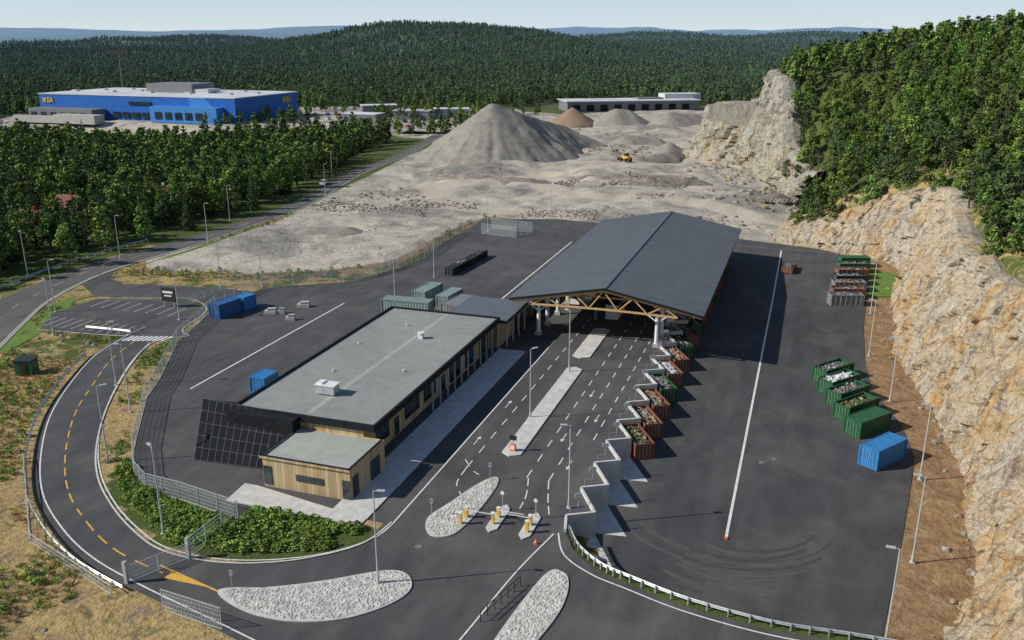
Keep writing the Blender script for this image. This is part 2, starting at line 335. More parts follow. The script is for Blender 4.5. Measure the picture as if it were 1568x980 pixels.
LOOP=cat(OUTER[:-1],5)+cat(INNER[:11],5)[::-1]
CLEAR=[(-345,388),(-290,425),(-215,418),(-183,400),(-168,380),(-172,480),(-150,540),(-200,600),(-330,590),(-475,530),(-490,440),(-465,400)]
FARB=[(-190,470),(-60,470),(-20,560),(-20,680),(-190,680)]
SH=[(-73.5,75.5),(-69,71.4),(-61.2,68.7),(-53.2,67.2),(-53.0,70),(-45,70.2),(-39.2,70.6),(-39.6,67.3),(-42,65),(-45.5,63.4),(-50.3,61.9),(-53,62.3),(-56,61.6),(-61.2,63.8),(-67,67),(-72.5,71.5)]
TRACK=[(-20,400),(-45,350),(-62,325),(-95,300),(-120,268),(-100,240),(-60,234)]; TRACK2=[(-60,520),(-50,440),(-45,350)]; TRACK3=[(-150,260),(-120,268),(-90,290),(-70,268),(-30,262),(-10,245)]
def bear(b,d): return math.sin(R(b))*d,math.cos(R(b))*d
HILLS=[(-22.5,1950,46,430,300),(-31,2150,20,420,300),(-12,2150,24,420,380),(-4,2400,14,400,320),(-40,1500,-6,300,400),(-50,1700,2,350,400),(-46,3050,30,260,330),(-37,3450,34,300,340),(-20,3500,30,600,900),(0,3500,40,600,900),(-42,2200,10,180,260)]
def height(x,y):
    x=np.asarray(x,float);y=np.asarray(y,float); r=np.hypot(x,y)
    z=-5*ss(560,900,r)
    for b,d,A,sr,st in HILLS:
        cx,cy=bear(b,d); ux,uy=cx/d,cy/d
        dr=(x-cx)*ux+(y-cy)*uy; dt=-(x-cx)*uy+(y-cy)*ux
        z=z+A*np.exp(-(dr/sr)**2-(dt/st)**2)
    z=z+fbm(x,y,300,4,3)*44*ss(700,1600,r)
    far=(92+170*fbm(x,y,1900,4,9))*ss(4600,8600,r); z=z+far
    dd=np.maximum.reduce([sdf(q,x,y) for q in (DECK,MROAD,LOOP,PARK,LINK)])
    off=np.clip((-dd-2)/6,0,1)
    quiet=off*(1-ss(500,700,r)*.5)
    qi=sdf(QUARRY,x,y)
    st_=fbm(x,y,46,4,18)*7; st_=np.floor(st_)+ss(.0,.45,st_-np.floor(st_))
    z=z+quiet*(fbm(x,y,14,4,5)*1.5+np.where(qi>0,fbm(x,y,5,3,8)*.8+(st_*1.0+.5)*ss(236,262,y)*ss(2,14,qi),0))*(1-ss(-3,3,sdf(LOWP,x,y)))
    dm=-sdf(MROAD,x,y); z=z-(3.0*ss(6,40,dm)+6*ss(20,80,dm)*ss(200,260,y))*ss(-150,-185,x)*(1-ss(395,430,y))*(qi<0)
    lo=ss(-2.2,0,sdf(LOWP,x,y)); z=z+lo*(zl(y)-.06)
    d=sdf(FOOT,x,y)
    A1=np.clip(3+(x+7)*.48,3,18)+np.clip((x-20)/40,0,1)*14*ss(200,320,y)+10*ss(240,300,y)*ss(12,60,d)
    A=A1+(34-A1)*ss(306,346,y)
    hill=A*ss(5,13,d)+26*(1-np.exp(-np.maximum(d-12,0)*.2/26))+fbm(x,y,40,4,21)*7*ss(10,60,d)+fbm(x,y,9,3,23)*1.6*ss(8,14,d)
    return z+np.where(d>0,hill,0)
def topA(x,y): return min(max(3+(x+7)*.48,3),18)
# ------------------------------------------------------------ terrain sheet
def grow(a,step,k,lim):
    o=[];x=a;s=step
    while abs(x)<lim: s*=k; x+=s; o.append(x)
    return o
xs=sorted([-v for v in grow(420,5,1.035,15000)])+list(np.arange(-420,-170,5.))+list(np.arange(-170,50,1.6))+list(np.arange(50,300,5.))+grow(300,5,1.06,15000)
ys=[-3000,-800,-300,-100,-40,0,15,25]+list(np.arange(30,240,1.6))+list(np.arange(240,420,2.4))+list(np.arange(420,700,4.))+grow(700,5,1.03,16000)
xs=np.array(sorted(xs));ys=np.array(ys); GX,GY=np.meshgrid(xs,ys); gx=GX.ravel();gy=GY.ravel(); gz=height(gx,gy)
nx,ny=len(xs),len(ys)
me=bpy.data.meshes.new("terrain"); idx=np.arange(nx*ny).reshape(ny,nx)
F=np.stack([idx[:-1,:-1],idx[:-1,1:],idx[1:,1:],idx[1:,:-1]],-1).reshape(-1,4)
me.vertices.add(nx*ny); me.vertices.foreach_set("co",np.stack([gx,gy,gz],1).ravel())
me.loops.add(F.size); me.loops.foreach_set("vertex_index",F.ravel()); me.polygons.add(len(F)); me.polygons.foreach_set("loop_start",np.arange(0,F.size,4)); 
me.update(calc_edges=True); me.validate()
def attr(n,v):
    a=me.attributes.new(n,'FLOAT','POINT'); a.data.foreach_set("value",np.asarray(v).astype(np.float32))
qs=sdf(QUARRY,gx,gy); attr('quarry',np.maximum(ss(-3,3,qs),ss(-6,6,sdf(CLEAR,gx,gy))*.62))
fd=sdf(FOOT,gx,gy); lowm=ss(-1,1,sdf(LOWP,gx,gy))*(fd<4)
rim=ss(-9,-1,qs)*(gy<240)*(gx<-80)
attr('dirt',np.maximum(lowm,rim*.62))
tr=-np.maximum.reduce([sdf(t,gx,gy,False) for t in (TRACK,TRACK2,TRACK3)]); attr('track',(1-ss(2,7,tr+fbm(gx,gy,12,3,77)*5))*(qs>0))
dry=np.where((gx>-135)&(gx<-35)&(gy<125),.72,0)*ss(0,1,-sdf(MROAD,gx,gy))
dry=np.where((gx<-75)&(gy>100)&(gx>-150)&(gy<170),.5,dry); dry=np.where(fd>8,.45*(gy<230),dry); dry=np.where(sdf(SH,gx,gy)>-1,0.15,dry); attr('dry',dry)
me.materials.append(M['ground']); me.polygons.foreach_set("use_smooth",[True]*len(me.polygons))
C.objects.link(bpy.data.objects.new("terrain",me))
# ------------------------------------------------------------ pavements
b=MB(); b.prism(DECK,-2.6,.03,0,1); b.obj("asphalt_deck",['asph','conc'])
b=MB(); b.sheet(YARD_S,-2.19); b.sheet(YARD_N,lambda x,y:zlf(y)+.01); b.obj("asphalt_yard",['asph2'])
b=MB(); b.sheet(LOOP,.036); b.sheet(PARK,.042); b.sheet(LINK,.048); b.obj("access_road",['asph'])
b=MB(); b.sheet(MROAD,.054); b.obj("main_road",['road'])
# faint turning tracks of the hook-lift lorries, close to the asphalt tone
b=MB(); kz=0
def arc(cx,cy,r,a0,a1,z,w=.22,m=0):
    global kz
    kz+=1; pts=[(cx+r*math.cos(R(a0+(a1-a0)*k/24)),cy+r*math.sin(R(a0+(a1-a0)*k/24))) for k in range(25)]
    b.strip(pts,w,z+kz*.0002,m)
rr=random.Random(3)
for k in range(9):
    cx,cy,r=rr.uniform(-6,0),rr.uniform(84,92),rr.uniform(8,13); a=rr.uniform(200,260); s=rr.uniform(40,90); m=rr.choice((0,1))
    r=min(r,cy-73.5,cx+17.5,12.5-cx); arc(cx,cy,r,a,a+s,-2.186,rr.uniform(.3,.5),m); arc(cx,cy,r-1.9,a,a+s,-2.186,rr.uniform(.3,.5),m)
for k in range(7):
    cx,cy,r=rr.uniform(-84,-76),rr.uniform(105,150),rr.uniform(5,9); a=rr.uniform(0,360); s=rr.uniform(40,90); m=1; arc(cx,cy,r,a,a+s,.034,.35,m); arc(cx,cy,r-1.9,a,a+s,.034,.35,m)
b.obj("tyre_marks",['skid','scuff'])
b=MB()
for i,y in enumerate(teeth):
    p0=Vector((SX,y));p1=Vector((SX+2.73,y+1.575))
    b.beam((*p0,-1.0+.15),(*p1,-1.0+.15),.28,2.7 ,0)
    if i<20:
        q=Vector((SX,y+6.3)); b.beam((*p1,-1.05+.15),(*q,-1.05+.15),.24,2.7,0)
b.beam((-20,76.2,-.9),(SX,78.8,-.9),.28,2.7,0)
b.obj("retaining_wall",['concl'])
b=MB()
for i,y in enumerate(teeth[:-1]):
    P0=Vector((SX+.2,y)); P1=Vector((SX+2.73,y+1.575)); e=Vector((.5,-.866))*(6.6 if i<4 else 5.2)
    b.face([(*P0,-2.168+i*.0003),(*(P0+e*.8),-2.168+i*.0003),(*(P1+e),-2.168+i*.0003),(*P1,-2.168+i*.0003)],0)
b.obj("concrete_pad",['concl'])
b=MB(); b.prism([(-44.6,71.9),(-40.2,71.9),(-40.2,126),(-44.6,126)],.0,.16,0,0); b.prism([(-56.5,70.6),(-40.3,70.6),(-40.3,71.88),(-55.0,74.5),(-56.8,74.5)],.0,.14,0,0); b.obj("pavement",['concl'])
b=MB(); Z=.062
def rectl(x,y0,y1,w,z=Z,m=0): b.face([(x-w/2,y0,z),(x+w/2,y0,z),(x+w/2,y1,z),(x-w/2,y1,z)],m)
rectl(-80.8,96,140.7,.3); rectl(-53.6,150,205,.3); rectl(-37.3,72,133,.18)
for x,y0,y1 in ((-34.6,86,150),(-27.2,86,152),(-24.6,86,152),(-22.3,98,150)):
    y=y0
    while y<y1: rectl(x,y,min(y+2,y1),.15); y+=4.2
b.strip(cat([(-37.3,72),(-37.9,69),(-40.6,65.5),(-44.8,62.7),(-50.3,60.9),(-56.3,60.9),(-61.5,62.9),(-67.6,66.4),(-74,71.3),(-80.5,78),(-88.2,88.2),(-96,101.2),(-100,110.5)],6),.16,Z)
b.strip(cat([(x+.3,y+.7) for x,y in OUTER],6),.16,Z)
b.strip(cat([(-21,75.5),(-22.5,68),(-23.5,60),(-24.5,52)],6),.16,Z); b.strip(cat([(-20.6,75.8),(-19,72.2),(-15.8,69.9),(-12.3,68.7),(-6.6,67),(.6,66.1),(7,66.4)],6),.16,Z)
for q in ([(-34.6,86),(-34.2,82),(-32,79)],[(-27,86),(-26,82),(-25.8,79)],[(-35.5,88),(-33.5,85.5),(-31.5,84.5)],[(-24.6,86),(-23.5,82),(-22.5,79)]): b.strip(cat(q,5),.14,Z,0,(1.5,1.2))
ctr=[((a[0]+c[0])/2,(a[1]+c[1])/2) for a,c in zip(OUTER,[(-99.8,110),(-95.6,100.9),(-91,93.5),(-87,86.3),(-79,76),(-71.7,68.8),(-64.5,64),(-58.8,61.2),(-52.5,60)])]
b.strip(cat(ctr,8),.17,Z+.004,1,(2.2,1.4))
b.face([(-53.2,57.6,Z),(-47.6,56.7,Z),(-53.2,56.6,Z)],1); b.strip([(-55,58.2),(-46.5,56.3)],.2,Z+.004,1)
for x0,yc,sg in ((-36,92,1),(-26,97,-1),(-23.4,104,-1),(-36,104,1),(-26,112,-1),(-23.4,90,-1)):
    rectl(x0,yc,yc+1.8,.12); b.face([(x0-.3,yc+(1.8 if sg>0 else 0),Z+.003),(x0+.3,yc+(1.8 if sg>0 else 0),Z+.003),(x0,yc+(2.6 if sg>0 else -.8),Z+.003)][::1 if sg>0 else -1],0)
for k in range(9):
    t=(k+.5)/9; cx=-105.3+t*7; cy=112.2+t*2.2-1.2; b.face([(cx-.25,cy-1.3,Z),(cx+.25,cy-1.3,Z),(cx+.25,cy+1.3,Z),(cx-.25,cy+1.3,Z)],0)
for k in range(11):
    x=-125.5+k*1.9; b.face([(x,112+.0,Z),(x+.12,112,Z),(x+.12,117,Z),(x,117,Z)],0)
for k in range(8):
    x=-124.5+k*2.5; b.face([(x,123.5,Z),(x+.12,123.5,Z),(x+.12,128.5,Z),(x,128.5,Z)],0)
b.strip(cat([(x-.5,y) for x,y in MROADR],5),.15,Z); b.strip(cat([((p[0]+q[0])/2,(p[1]+q[1])/2) for p,q in zip(MROADL,MROADR)],5),.15,Z,1,(3,5))
b.obj("road_markings",['mark','marky'])
b=MB(); zz=-2.164
b.face([(-4.75,84,zz),(-4.45,84,zz),(-4.45,180,zz),(-4.75,180,zz)]); b.face([(-4.75,180,zz),(-4.45,180,zz),(-4.45,212,zlf(212)+.03),(-4.75,212,zlf(212)+.03)])
b.box(-4.6,83.9,-2.1,.35,.3,.18,0,1); b.obj("yard_line",['mark','orange'])
b=MB()
for x,y,z in ((-2.2,103,-2.16),(-.8,104.5,-2.16),(-33,69,.07),(-70,120,.05),(-48,205,.05)): b.cyl((x,y,z-.03),(x,y,z),.35,.35,14)
b.obj("manhole_cover",['rubble'])
b=MB(); b.strip(cat([(-122.9,109.8),(-114,110.6),(-106.6,111.6),(-106.2,112.4)],6),.22,.17); b.strip(cat(INNER,5),.2,.12); b.strip(cat([(-127,128.5),(-118,131.6),(-110,133.7),(-102.5,128.6),(-99.5,118.2),(-96.4,115.7)],5),.22,.12); b.strip(cat([(x+.1,y) for x,y in MROADR[6:]],5),.22,.13); b.obj("kerb",['concl'])
# ------------------------------------------------------------ scatter machinery
def scatter(name,objs,P,sc,rz,ix,parent=None):
    coll=bpy.data.collections.new(name+"_kinds")
    for o in objs: coll.objects.link(o)
    me=bpy.data.meshes.new(name); me.vertices.add(len(P)); me.vertices.foreach_set("co",np.asarray(P,np.float32).ravel())
    for n,t,v in (('sc','FLOAT',sc),('rz','FLOAT',rz),('ix','INT',ix)):
        a=me.attributes.new(n,t,'POINT'); a.data.foreach_set("value",np.asarray(v,np.int32 if t=='INT' else np.float32))
    me.update(); o=bpy.data.objects.new(name,me); C.objects.link(o)
    g=bpy.data.node_groups.new(name,'GeometryNodeTree'); g.interface.new_socket('Geometry',in_out='INPUT',socket_type='NodeSocketGeometry'); g.interface.new_socket('Geometry',in_out='OUTPUT',socket_type='NodeSocketGeometry')
    n=g.nodes; gi=n.new('NodeGroupInput');go=n.new('NodeGroupOutput');ip=n.new('GeometryNodeInstanceOnPoints');ci=n.new('GeometryNodeCollectionInfo')
    ci.inputs[0].default_value=coll; ci.inputs[1].default_value=True; ci.inputs[2].default_value=True
    def na(nm,t):
        q=n.new('GeometryNodeInputNamedAttribute'); q.data_type=t; q.inputs[0].default_value=nm; return q.outputs[0]
    L=g.links.new; L(gi.outputs[0],ip.inputs['Points']); L(ci.outputs[0],ip.inputs['Instance']); ip.inputs['Pick Instance'].default_value=True
    L(na('ix','INT'),ip.inputs['Instance Index']); cx=n.new('ShaderNodeCombineXYZ'); L(na('rz','FLOAT'),cx.inputs[2]); L(cx.outputs[0],ip.inputs['Rotation'])
    L(na('sc','FLOAT'),ip.inputs['Scale']); L(ip.outputs[0],go.inputs[0])
    o.modifiers.new("scatter",'NODES').node_group=g; return o
def hidden(o):
    C.objects.unlink(o); return o
def jit(x0,x1,y0,y1,s):
    X,Y=np.meshgrid(np.arange(x0,x1,s),np.arange(y0,y1,s)); X=X.ravel();Y=Y.ravel()
    return X+rng.uniform(-.48,.48,X.shape)*s, Y+rng.uniform(-.48,.48,X.shape)*s
def leafquad(b,c,s,m,r,up=.9):
    n=Vector((r.gauss(0,1),r.gauss(0,1),r.gauss(0,1)+up)).normalized(); a=n.orthogonal().normalized(); w=n.cross(a); t=r.uniform(0,6.28)
    u=a*math.cos(t)+w*math.sin(t); v=n.cross(u); b.face([c-u*s,c-v*s*.7,c+u*s,c+v*s*.7],m)
def clump(b,c,rad,k,size,mats,r):
    m=r.choice(mats)
    for _ in range(k):
        d=Vector((r.gauss(0,1),r.gauss(0,1),r.gauss(0,1)+.15)); d.normalize(); d*=rad*r.uniform(.45,1.05); d.z*=.75
        leafquad(b,c+d,size*r.uniform(.7,1.3),m,r)
def tree(kind,seed,name,lo=False):
    r=random.Random(seed); b=MB(); kk=.34 if lo else 1.15; ks=1.75 if lo else .93
    if kind=='birch':
        h=10; b.cyl((0,0,-.5),(r.uniform(-.3,.3),r.uniform(-.3,.3),h*.5),.2,.12,6,0); b.cyl((0,0,h*.5),(0,0,h*.88),.12,.03,5,0)
        w=r.uniform(2.0,2.8)
        for k in range(46):
            t=r.uniform(.2,1); rad=w*math.sin(math.pi*min(1,(t*.92)**.75))*.9+.2; a=r.uniform(0,6.28); q=rad*math.sqrt(r.uniform(.15,1)); c=Vector((q*math.cos(a),q*math.sin(a),h*t))
            if k<12: b.cyl((0,0,h*t*.75),c,.07,.02,4,0,False)
            clump(b,c,r.uniform(.5,1.0),int(18*kk),.36*ks,(1,1,2),r)
    elif kind=='pine':
        h=11; lean=Vector((r.uniform(-.5,.5),r.uniform(-.5,.5),0)); b.cyl((0,0,-.5),lean+Vector((0,0,h*.9)),.22,.06,6,0)
        for k in range(30):
            t=r.uniform(.36,1.0); rad=(2.3*(1-((t-.5)/.55)**2)) if t>.5 else 2.0; rad=max(.3,rad); a=r.uniform(0,6.28); q=rad*math.sqrt(r.uniform(.1,1)); c=lean*t+Vector((q*math.cos(a),q*math.sin(a),h*t))
            b.cyl(lean*t+Vector((0,0,h*t-.5)),c,.07,.02,4,0,False); clump(b,c,r.uniform(.5,.95),int(20*kk),.3*ks,(1,1,2),r)
    else:
        h=12; b.cyl((0,0,-.5),(0,0,h),.2,.02,6,0); lv=12 if lo else 19
        for k in range(lv):
            t=k/(lv-1); z=h*(.08+.9*t); rad=2.3*(1-t)**.85+.12; nb=max(4,int((9*(1-t)+4)*(.7 if lo else 1))); ph=r.uniform(0,6.28)
            for j in range(nb):
                a=ph+6.28*j/nb+r.uniform(-.25,.25); rr=rad*r.uniform(.75,1.15)
                for q in (.35,.65,.95):
                    c=Vector((rr*q*math.cos(a),rr*q*math.sin(a),z-.35*rr*q*.9))
                    for _ in range(1 if lo else 2): leafquad(b,c+Vector((r.uniform(-.15,.15),r.uniform(-.15,.15),r.uniform(-.15,.1))),.34*(1.15-.6*t)*(1.5 if lo else 1),r.choice((1,1,2)),r)
    mats={'birch':['bark','lf1','lf2'],'pine':['bark','lp1','lp2'],'spruce':['bark','ls1','lp2']}[kind]
    return b.obj(name,mats)
KS=(('birch',1),('birch',2),('birch',3),('pine',4),('pine',5),('spruce',6),('spruce',7))
kinds=[hidden(tree(k,s,"%s_tree_kind_%d"%(k,s))) for k,s in KS]; klo=[hidden(tree(k,s,"far_%s_tree_kind_%d"%(k,s),True)) for k,s in KS]
def forest(name,X,Y,smin,smax,probs,ks=None):
    Z=height(X,Y); n=len(X); ix=rng.choice(7,n,p=np.array(probs)/sum(probs))
    scatter(name,ks or kinds,np.stack([X,Y,Z],1),rng.uniform(smin,smax,n)*rng.uniform(.8,1.12,n),rng.uniform(0,6.28,n),ix)
HOUSES=[(-193,226),(-204,200),(-195,178)]
def housemask(X,Y):
    k=np.ones(len(X),bool)
    for hx,hy in HOUSES:
        dx,dy=X-hx,Y-hy; L=math.hypot(hx,hy); a=-(dx*hx+dy*hy)/L; t=np.abs(dx*hy-dy*hx)/L
        k&=~((t<5.5)&(a>-7)&(a<17))
    return k
LF=[(-158,124),(-161,150),(-158,180),(-155,200),(-156,240),(-170,300),(-182,344),(-190,385),(-215,412),(-280,415),(-338,384),(-420,392),(-500,410),(-560,500),(-900,560),(-500,60),(-260,40),(-165,96)]
X,Y=jit(-900,-140,30,560,4.3); k=(sdf(LF,X,Y)>1)&housemask(X,Y)&(np.hypot(X,Y)<780); k&=(fbm(X,Y,30,3,31)>-.2); X,Y=X[k],Y[k]; k=np.hypot(X,Y)<330
forest("forest_trees",X[k],Y[k],.72,1.22,[3,3,3,1.6,1.6,1.2,1.2]); forest("forest_trees",X[~k],Y[~k],.72,1.2,[3,3,3,1.6,1.6,1.2,1.2],klo)
X,Y=jit(-30,420,205,800,4.4); d=sdf(FOOT,X,Y); k=(d>8.5)|((d>3)&(Y<308)&(Y>222)); k&=(d>2)&(np.degrees(np.arctan2(X,Y))<14); k&=(fbm(X,Y,24,3,33)>-.3); X,Y=X[k],Y[k]; k=Y<330
forest("hillside_trees",X[k],Y[k],.6,.98,[2.4,2.4,2.4,1.8,1.8,.4,.3]); forest("hillside_trees",X[~k],Y[~k],.6,.92,[2.4,2.4,2.4,1.8,1.8,.4,.3],klo)
X,Y=jit(24,95,105,218,3.6); d=sdf(FOOT,X,Y); k=(d>11)&(fbm(X,Y,16,3,35)>-.2)&((Y>145)|(d>16))
forest("clifftop_trees",X[k],Y[k],.5,.95,[1.2,1.2,1.2,2.2,2.2,.2,.1])
def wedge(X,Y,a,bb):
    r=np.hypot(X,Y); t=np.degrees(np.arctan2(X,Y)); return (r>a)&(r<bb)&(t>-53)&(t<12)
for nm,s,a,bb,s0,s1,ks in (("valley_forest",6.4,470,1150,.8,1.12,klo),("hill_forest",8.8,1150,2300,.85,1.25,klo),("distant_forest",15,2300,3900,1.0,1.6,klo)):
    X,Y=jit(-3600,900,300,3900,s); k=wedge(X,Y,a,bb); X,Y=X[k],Y[k]
    k=(sdf(QUARRY,X,Y)<-8)&(sdf(FOOT,X,Y)<0)&(sdf(CLEAR,X,Y)<-2)&(sdf(FARB,X,Y)<-8)&(sdf(LF,X,Y)<0)&((fbm(X,Y,70,3,41)>-.27)|(np.hypot(X,Y)>2000))
    forest(nm,X[k],Y[k],s0,s1,[1.2,1.2,1.2,2.4,2.4,1.6,1.6],ks)
X,Y=jit(-330,-165,415,600,9); k=(sdf(CLEAR,X,Y)>2)&(fbm(X,Y,30,2,61)>.03); forest("park_trees",X[k],Y[k],.5,.85,[3,3,3,1,1,.3,.3],klo)
for x,y,kk,s in ((-152,147,0,.9),(-154,160,2,1.05),(-152.5,172,1,.95),(-151,186,5,.8),(-153,206,0,1.1),(-160,120,1,.9),(-158,132,3,.9),(-152,216,6,.9),(32,146,3,1.0),(34,150,4,1.1),(31.5,139,3,.85),(33,160,0,.7),(30,168,2,.7),(34,133,4,.9),(-155,228,1,.9)):
    o=kinds[kk]; inst({0:'birch_tree',1:'birch_tree',2:'birch_tree',3:'pine_tree',4:'pine_tree',5:'spruce_tree',6:'spruce_tree'}[kk],o,(x,y,float(height([x],[y])[0])),x*1.7,s)
def bush(seed,mats,name,h=1.0,n=70,size=.16,up=1.6):
    r=random.Random(seed); b=MB()
    for _ in range(7):
        a=r.uniform(0,6.28);q=r.uniform(0,.5); b.cyl((0,0,-.1),(q*math.cos(a),q*math.sin(a),h*r.uniform(.5,.9)),.02,.008,3,0,False)
    for _ in range(n):
        a=r.uniform(0,6.28); t=r.uniform(.1,1); q=.75*math.sin(math.pi*t**.7)*r.uniform(.3,1); leafquad(b,Vector((q*math.cos(a),q*math.sin(a),h*t)),size*r.uniform(.6,1.3),1,r,up)
    return hidden(b.obj(name,['bark']+mats))
bushes=[bush(1,['shr'],'a_shrub_kind'),bush(2,['shr'],'b_shrub_kind'),bush(3,['lf1'],'c_shrub_kind')]
def tuft(seed,m):
    r=random.Random(seed); b=MB()
    for _ in range(26):
        a=r.uniform(0,6.28);q=r.uniform(0,.3);x,y=q*math.cos(a),q*math.sin(a);h=r.uniform(.2,.5);c=math.cos(a*3)*.06;s=math.sin(a*3)*.06
        b.face([(x-c,y-s,-.05),(x+c,y+s,-.05),(x*2.2,y*2.2,h)],0)
    return hidden(b.obj('t%d_grass_tuft_kind'%seed,[m]))
tufts=[tuft(1,'dryg'),tuft(2,'dryg'),tuft(3,'shr')]
X,Y=jit(-76,-37,58,80,.48); k=(sdf(SH,X,Y)>.2)&((fbm(X,Y,7,2,3)>-.27)|(X<-50))&~((X>-42)&(Y>67)&(Y<69)); X,Y=X[k],Y[k]; n=len(X)
scatter("shrub_bed",bushes,np.stack([X,Y,X*0],1),rng.uniform(.45,.9,n)*(1+.9*(fbm(X,Y,2.5,2,5))),rng.uniform(0,6.28,n),rng.choice(3,n,p=[.42,.42,.16]))
VER=[(-97,113),(-98.6,109.5),(-95,101),(-87,88),(-79.5,78),(-74,72),(-75.5,77.5),(-79,82.5),(-85,91.5),(-88,98),(-96.5,112.5)]
X,Y=jit(-100,-73,70,115,.7); k=(sdf(VER,X,Y)>.1)&(fbm(X,Y,5,2,6)>-.05); X,Y=X[k],Y[k]; n=len(X)
scatter("verge_shrubs",bushes+tufts,np.stack([X,Y,height(X,Y)],1),rng.uniform(.3,.75,n),rng.uniform(0,6.28,n),rng.integers(0,6,n))
X,Y=jit(-140,-45,40,122,.75); pv=np.maximum(sdf(LOOP,X,Y),sdf(PARK,X,Y)); pv=np.maximum(pv,sdf(MROAD,X,Y))
INREG=cat(INNER,4)+[(-30,72),(-30,130),(-90,130)]
k=(pv<-1)&(sdf(DECK,X,Y)<-.8)&(sdf(INREG,X,Y)<0)&(fbm(X,Y,8,3,12)>-.06); X,Y=X[k],Y[k]; n=len(X)
gm=fbm(X,Y,12,3,88)>-.02; ixx=np.where(gm,rng.choice(4,n,p=[.1,.28,.22,.4]),rng.choice(4,n,p=[.01,.46,.43,.10]))
scatter("dry_grass",bushes[:1]+tufts,np.stack([X,Y,height(X,Y)],1),rng.uniform(.4,1.2,n),rng.uniform(0,6.28,n),ixx)
X,Y=jit(-5,85,60,225,1.7); d=sdf(FOOT,X,Y); k=(d>10.5)&(fbm(X,Y,9,3,14)>-.1); X,Y=X[k],Y[k]; n=len(X)
scatter("clifftop_scrub",bushes+tufts,np.stack([X,Y,height(X,Y)],1),rng.uniform(.8,2.0,n),rng.uniform(0,6.28,n),rng.choice(6,n,p=[.12,.12,.26,.2,.15,.15]))
X,Y=jit(-145,-80,145,230,1.2); q=sdf(QUARRY,X,Y); k=(q<.5)&(q>-5)&(sdf(DECK,X,Y)<-1)&(sdf(LINK,X,Y)<-1)&(sdf(MROAD,X,Y)<-1)&(fbm(X,Y,8,2,19)>-.08); X,Y=X[k],Y[k]; n=len(X)
scatter("bank_scrub",bushes+tufts,np.stack([X,Y,height(X,Y)],1),rng.uniform(.4,1.0,n),rng.uniform(0,6.28,n),rng.integers(0,6,n))
def rock(seed,m,name,flat=.7):
    import bmesh
    bm=bmesh.new(); bmesh.ops.create_icosphere(bm,subdivisions=2,radius=1)
    for v in bm.verts:
        f=1+.55*mn.noise(v.co*1.3+Vector((seed*7,0,0))); v.co*=f; v.co.z*=flat
        q=.35; v.co=Vector([round(c/q)*q*.5+c*.5 for c in v.co])
    me=bpy.data.meshes.new(name); bm.to_mesh(me); me.materials.append(M[m]); return bpy.data.objects.new(name,me)
wst=[rock(k,'stone','stone_kind',.5) for k in range(3)]; rst=[rock(k+5,'rubble','rubble_kind') for k in range(3)]; cst=[rock(k+9,'rock2','boulder_kind') for k in range(3)]
ISL1=cat([(-47.2,56.6),(-42.7,58.6),(-38.7,61.0),(-34.2,64.2),(-31.9,64.2),(-30.7,62.1),(-31.8,59.2),(-34.7,56.3),(-38.9,54.7),(-43.5,54.8)],5,True)
ISL2=cat([(-34.3,74.1),(-33.3,78.0),(-31.8,83.1),(-30.4,84.9),(-29.7,82.2),(-29.9,75.5),(-30.7,71.9),(-32.8,71.3)],5,True)
ISL4=cat([(-19.9,68.0),(-18.2,69.2),(-17.2,67.2),(-17.0,63.2),(-18.0,57.9),(-19.6,54),(-21.2,56)],5,True)
for nm,P in (("stone_island",ISL1),("stone_island",ISL2),("stone_island",ISL4)):
    b=MB(); b.prism(P,0,.15,1,1); cxm,cym=np.mean([q[0] for q in P]),np.mean([q[1] for q in P]); inn=[(p[0]*.96+.04*cxm,p[1]*.96+.04*cym) for p in P]; b.sheet(inn,.165,0); b.obj(nm,['stone','concl'])
    x0,x1=min(p[0] for p in P),max(p[0] for p in P);y0,y1=min(p[1] for p in P),max(p[1] for p in P)
    X,Y=jit(x0,x1,y0,y1,.27); k=sdf(P,X,Y)>.3; X,Y=X[k],Y[k]; n=len(X)
    scatter("island_stones",wst,np.stack([X,Y,X*0+.17],1),rng.uniform(.07,.17,n),rng.uniform(0,6.28,n),rng.integers(0,3,n))
for x0,x1,y0,y1 in ((-32.0,-29.6,90.3,121.8),(-32.6,-29.8,125.8,141.5),(-27.9,-26.7,73.6,79.4),(-24.3,-23.1,73.4,78.8)):
    P=[(x0,y0+.8),((x0+x1)/2,y0),(x1,y0+.8),(x1,y1-.8),((x0+x1)/2,y1),(x0,y1-.8)]
    b=MB(); b.prism(P,0,.18,0,0); b.obj("traffic_island",['concl'])
b=MB(); b.sheet(cat([(-133,128),(-127,121),(-122,112),(-119,99),(-124,104),(-130,116)],4,True),.03); b.sheet(cat([(-137.9,150),(-137.2,160),(-137.2,178),(-137.9,198),(-136.2,180),(-136,160)],3,True),.065); b.obj("lawn",['lawn'])
b=MB(); b.sheet([(13.5,184),(19.5,186),(20,200),(14.5,203)],lambda x,y:zlf(y)+.05); b.obj("grass_patch",['lawn'])
b=MB(); b.sheet([(-205,422),(-182,425),(-176,470),(-215,480)],1.0); b.obj("gravel_lot",['lot'])
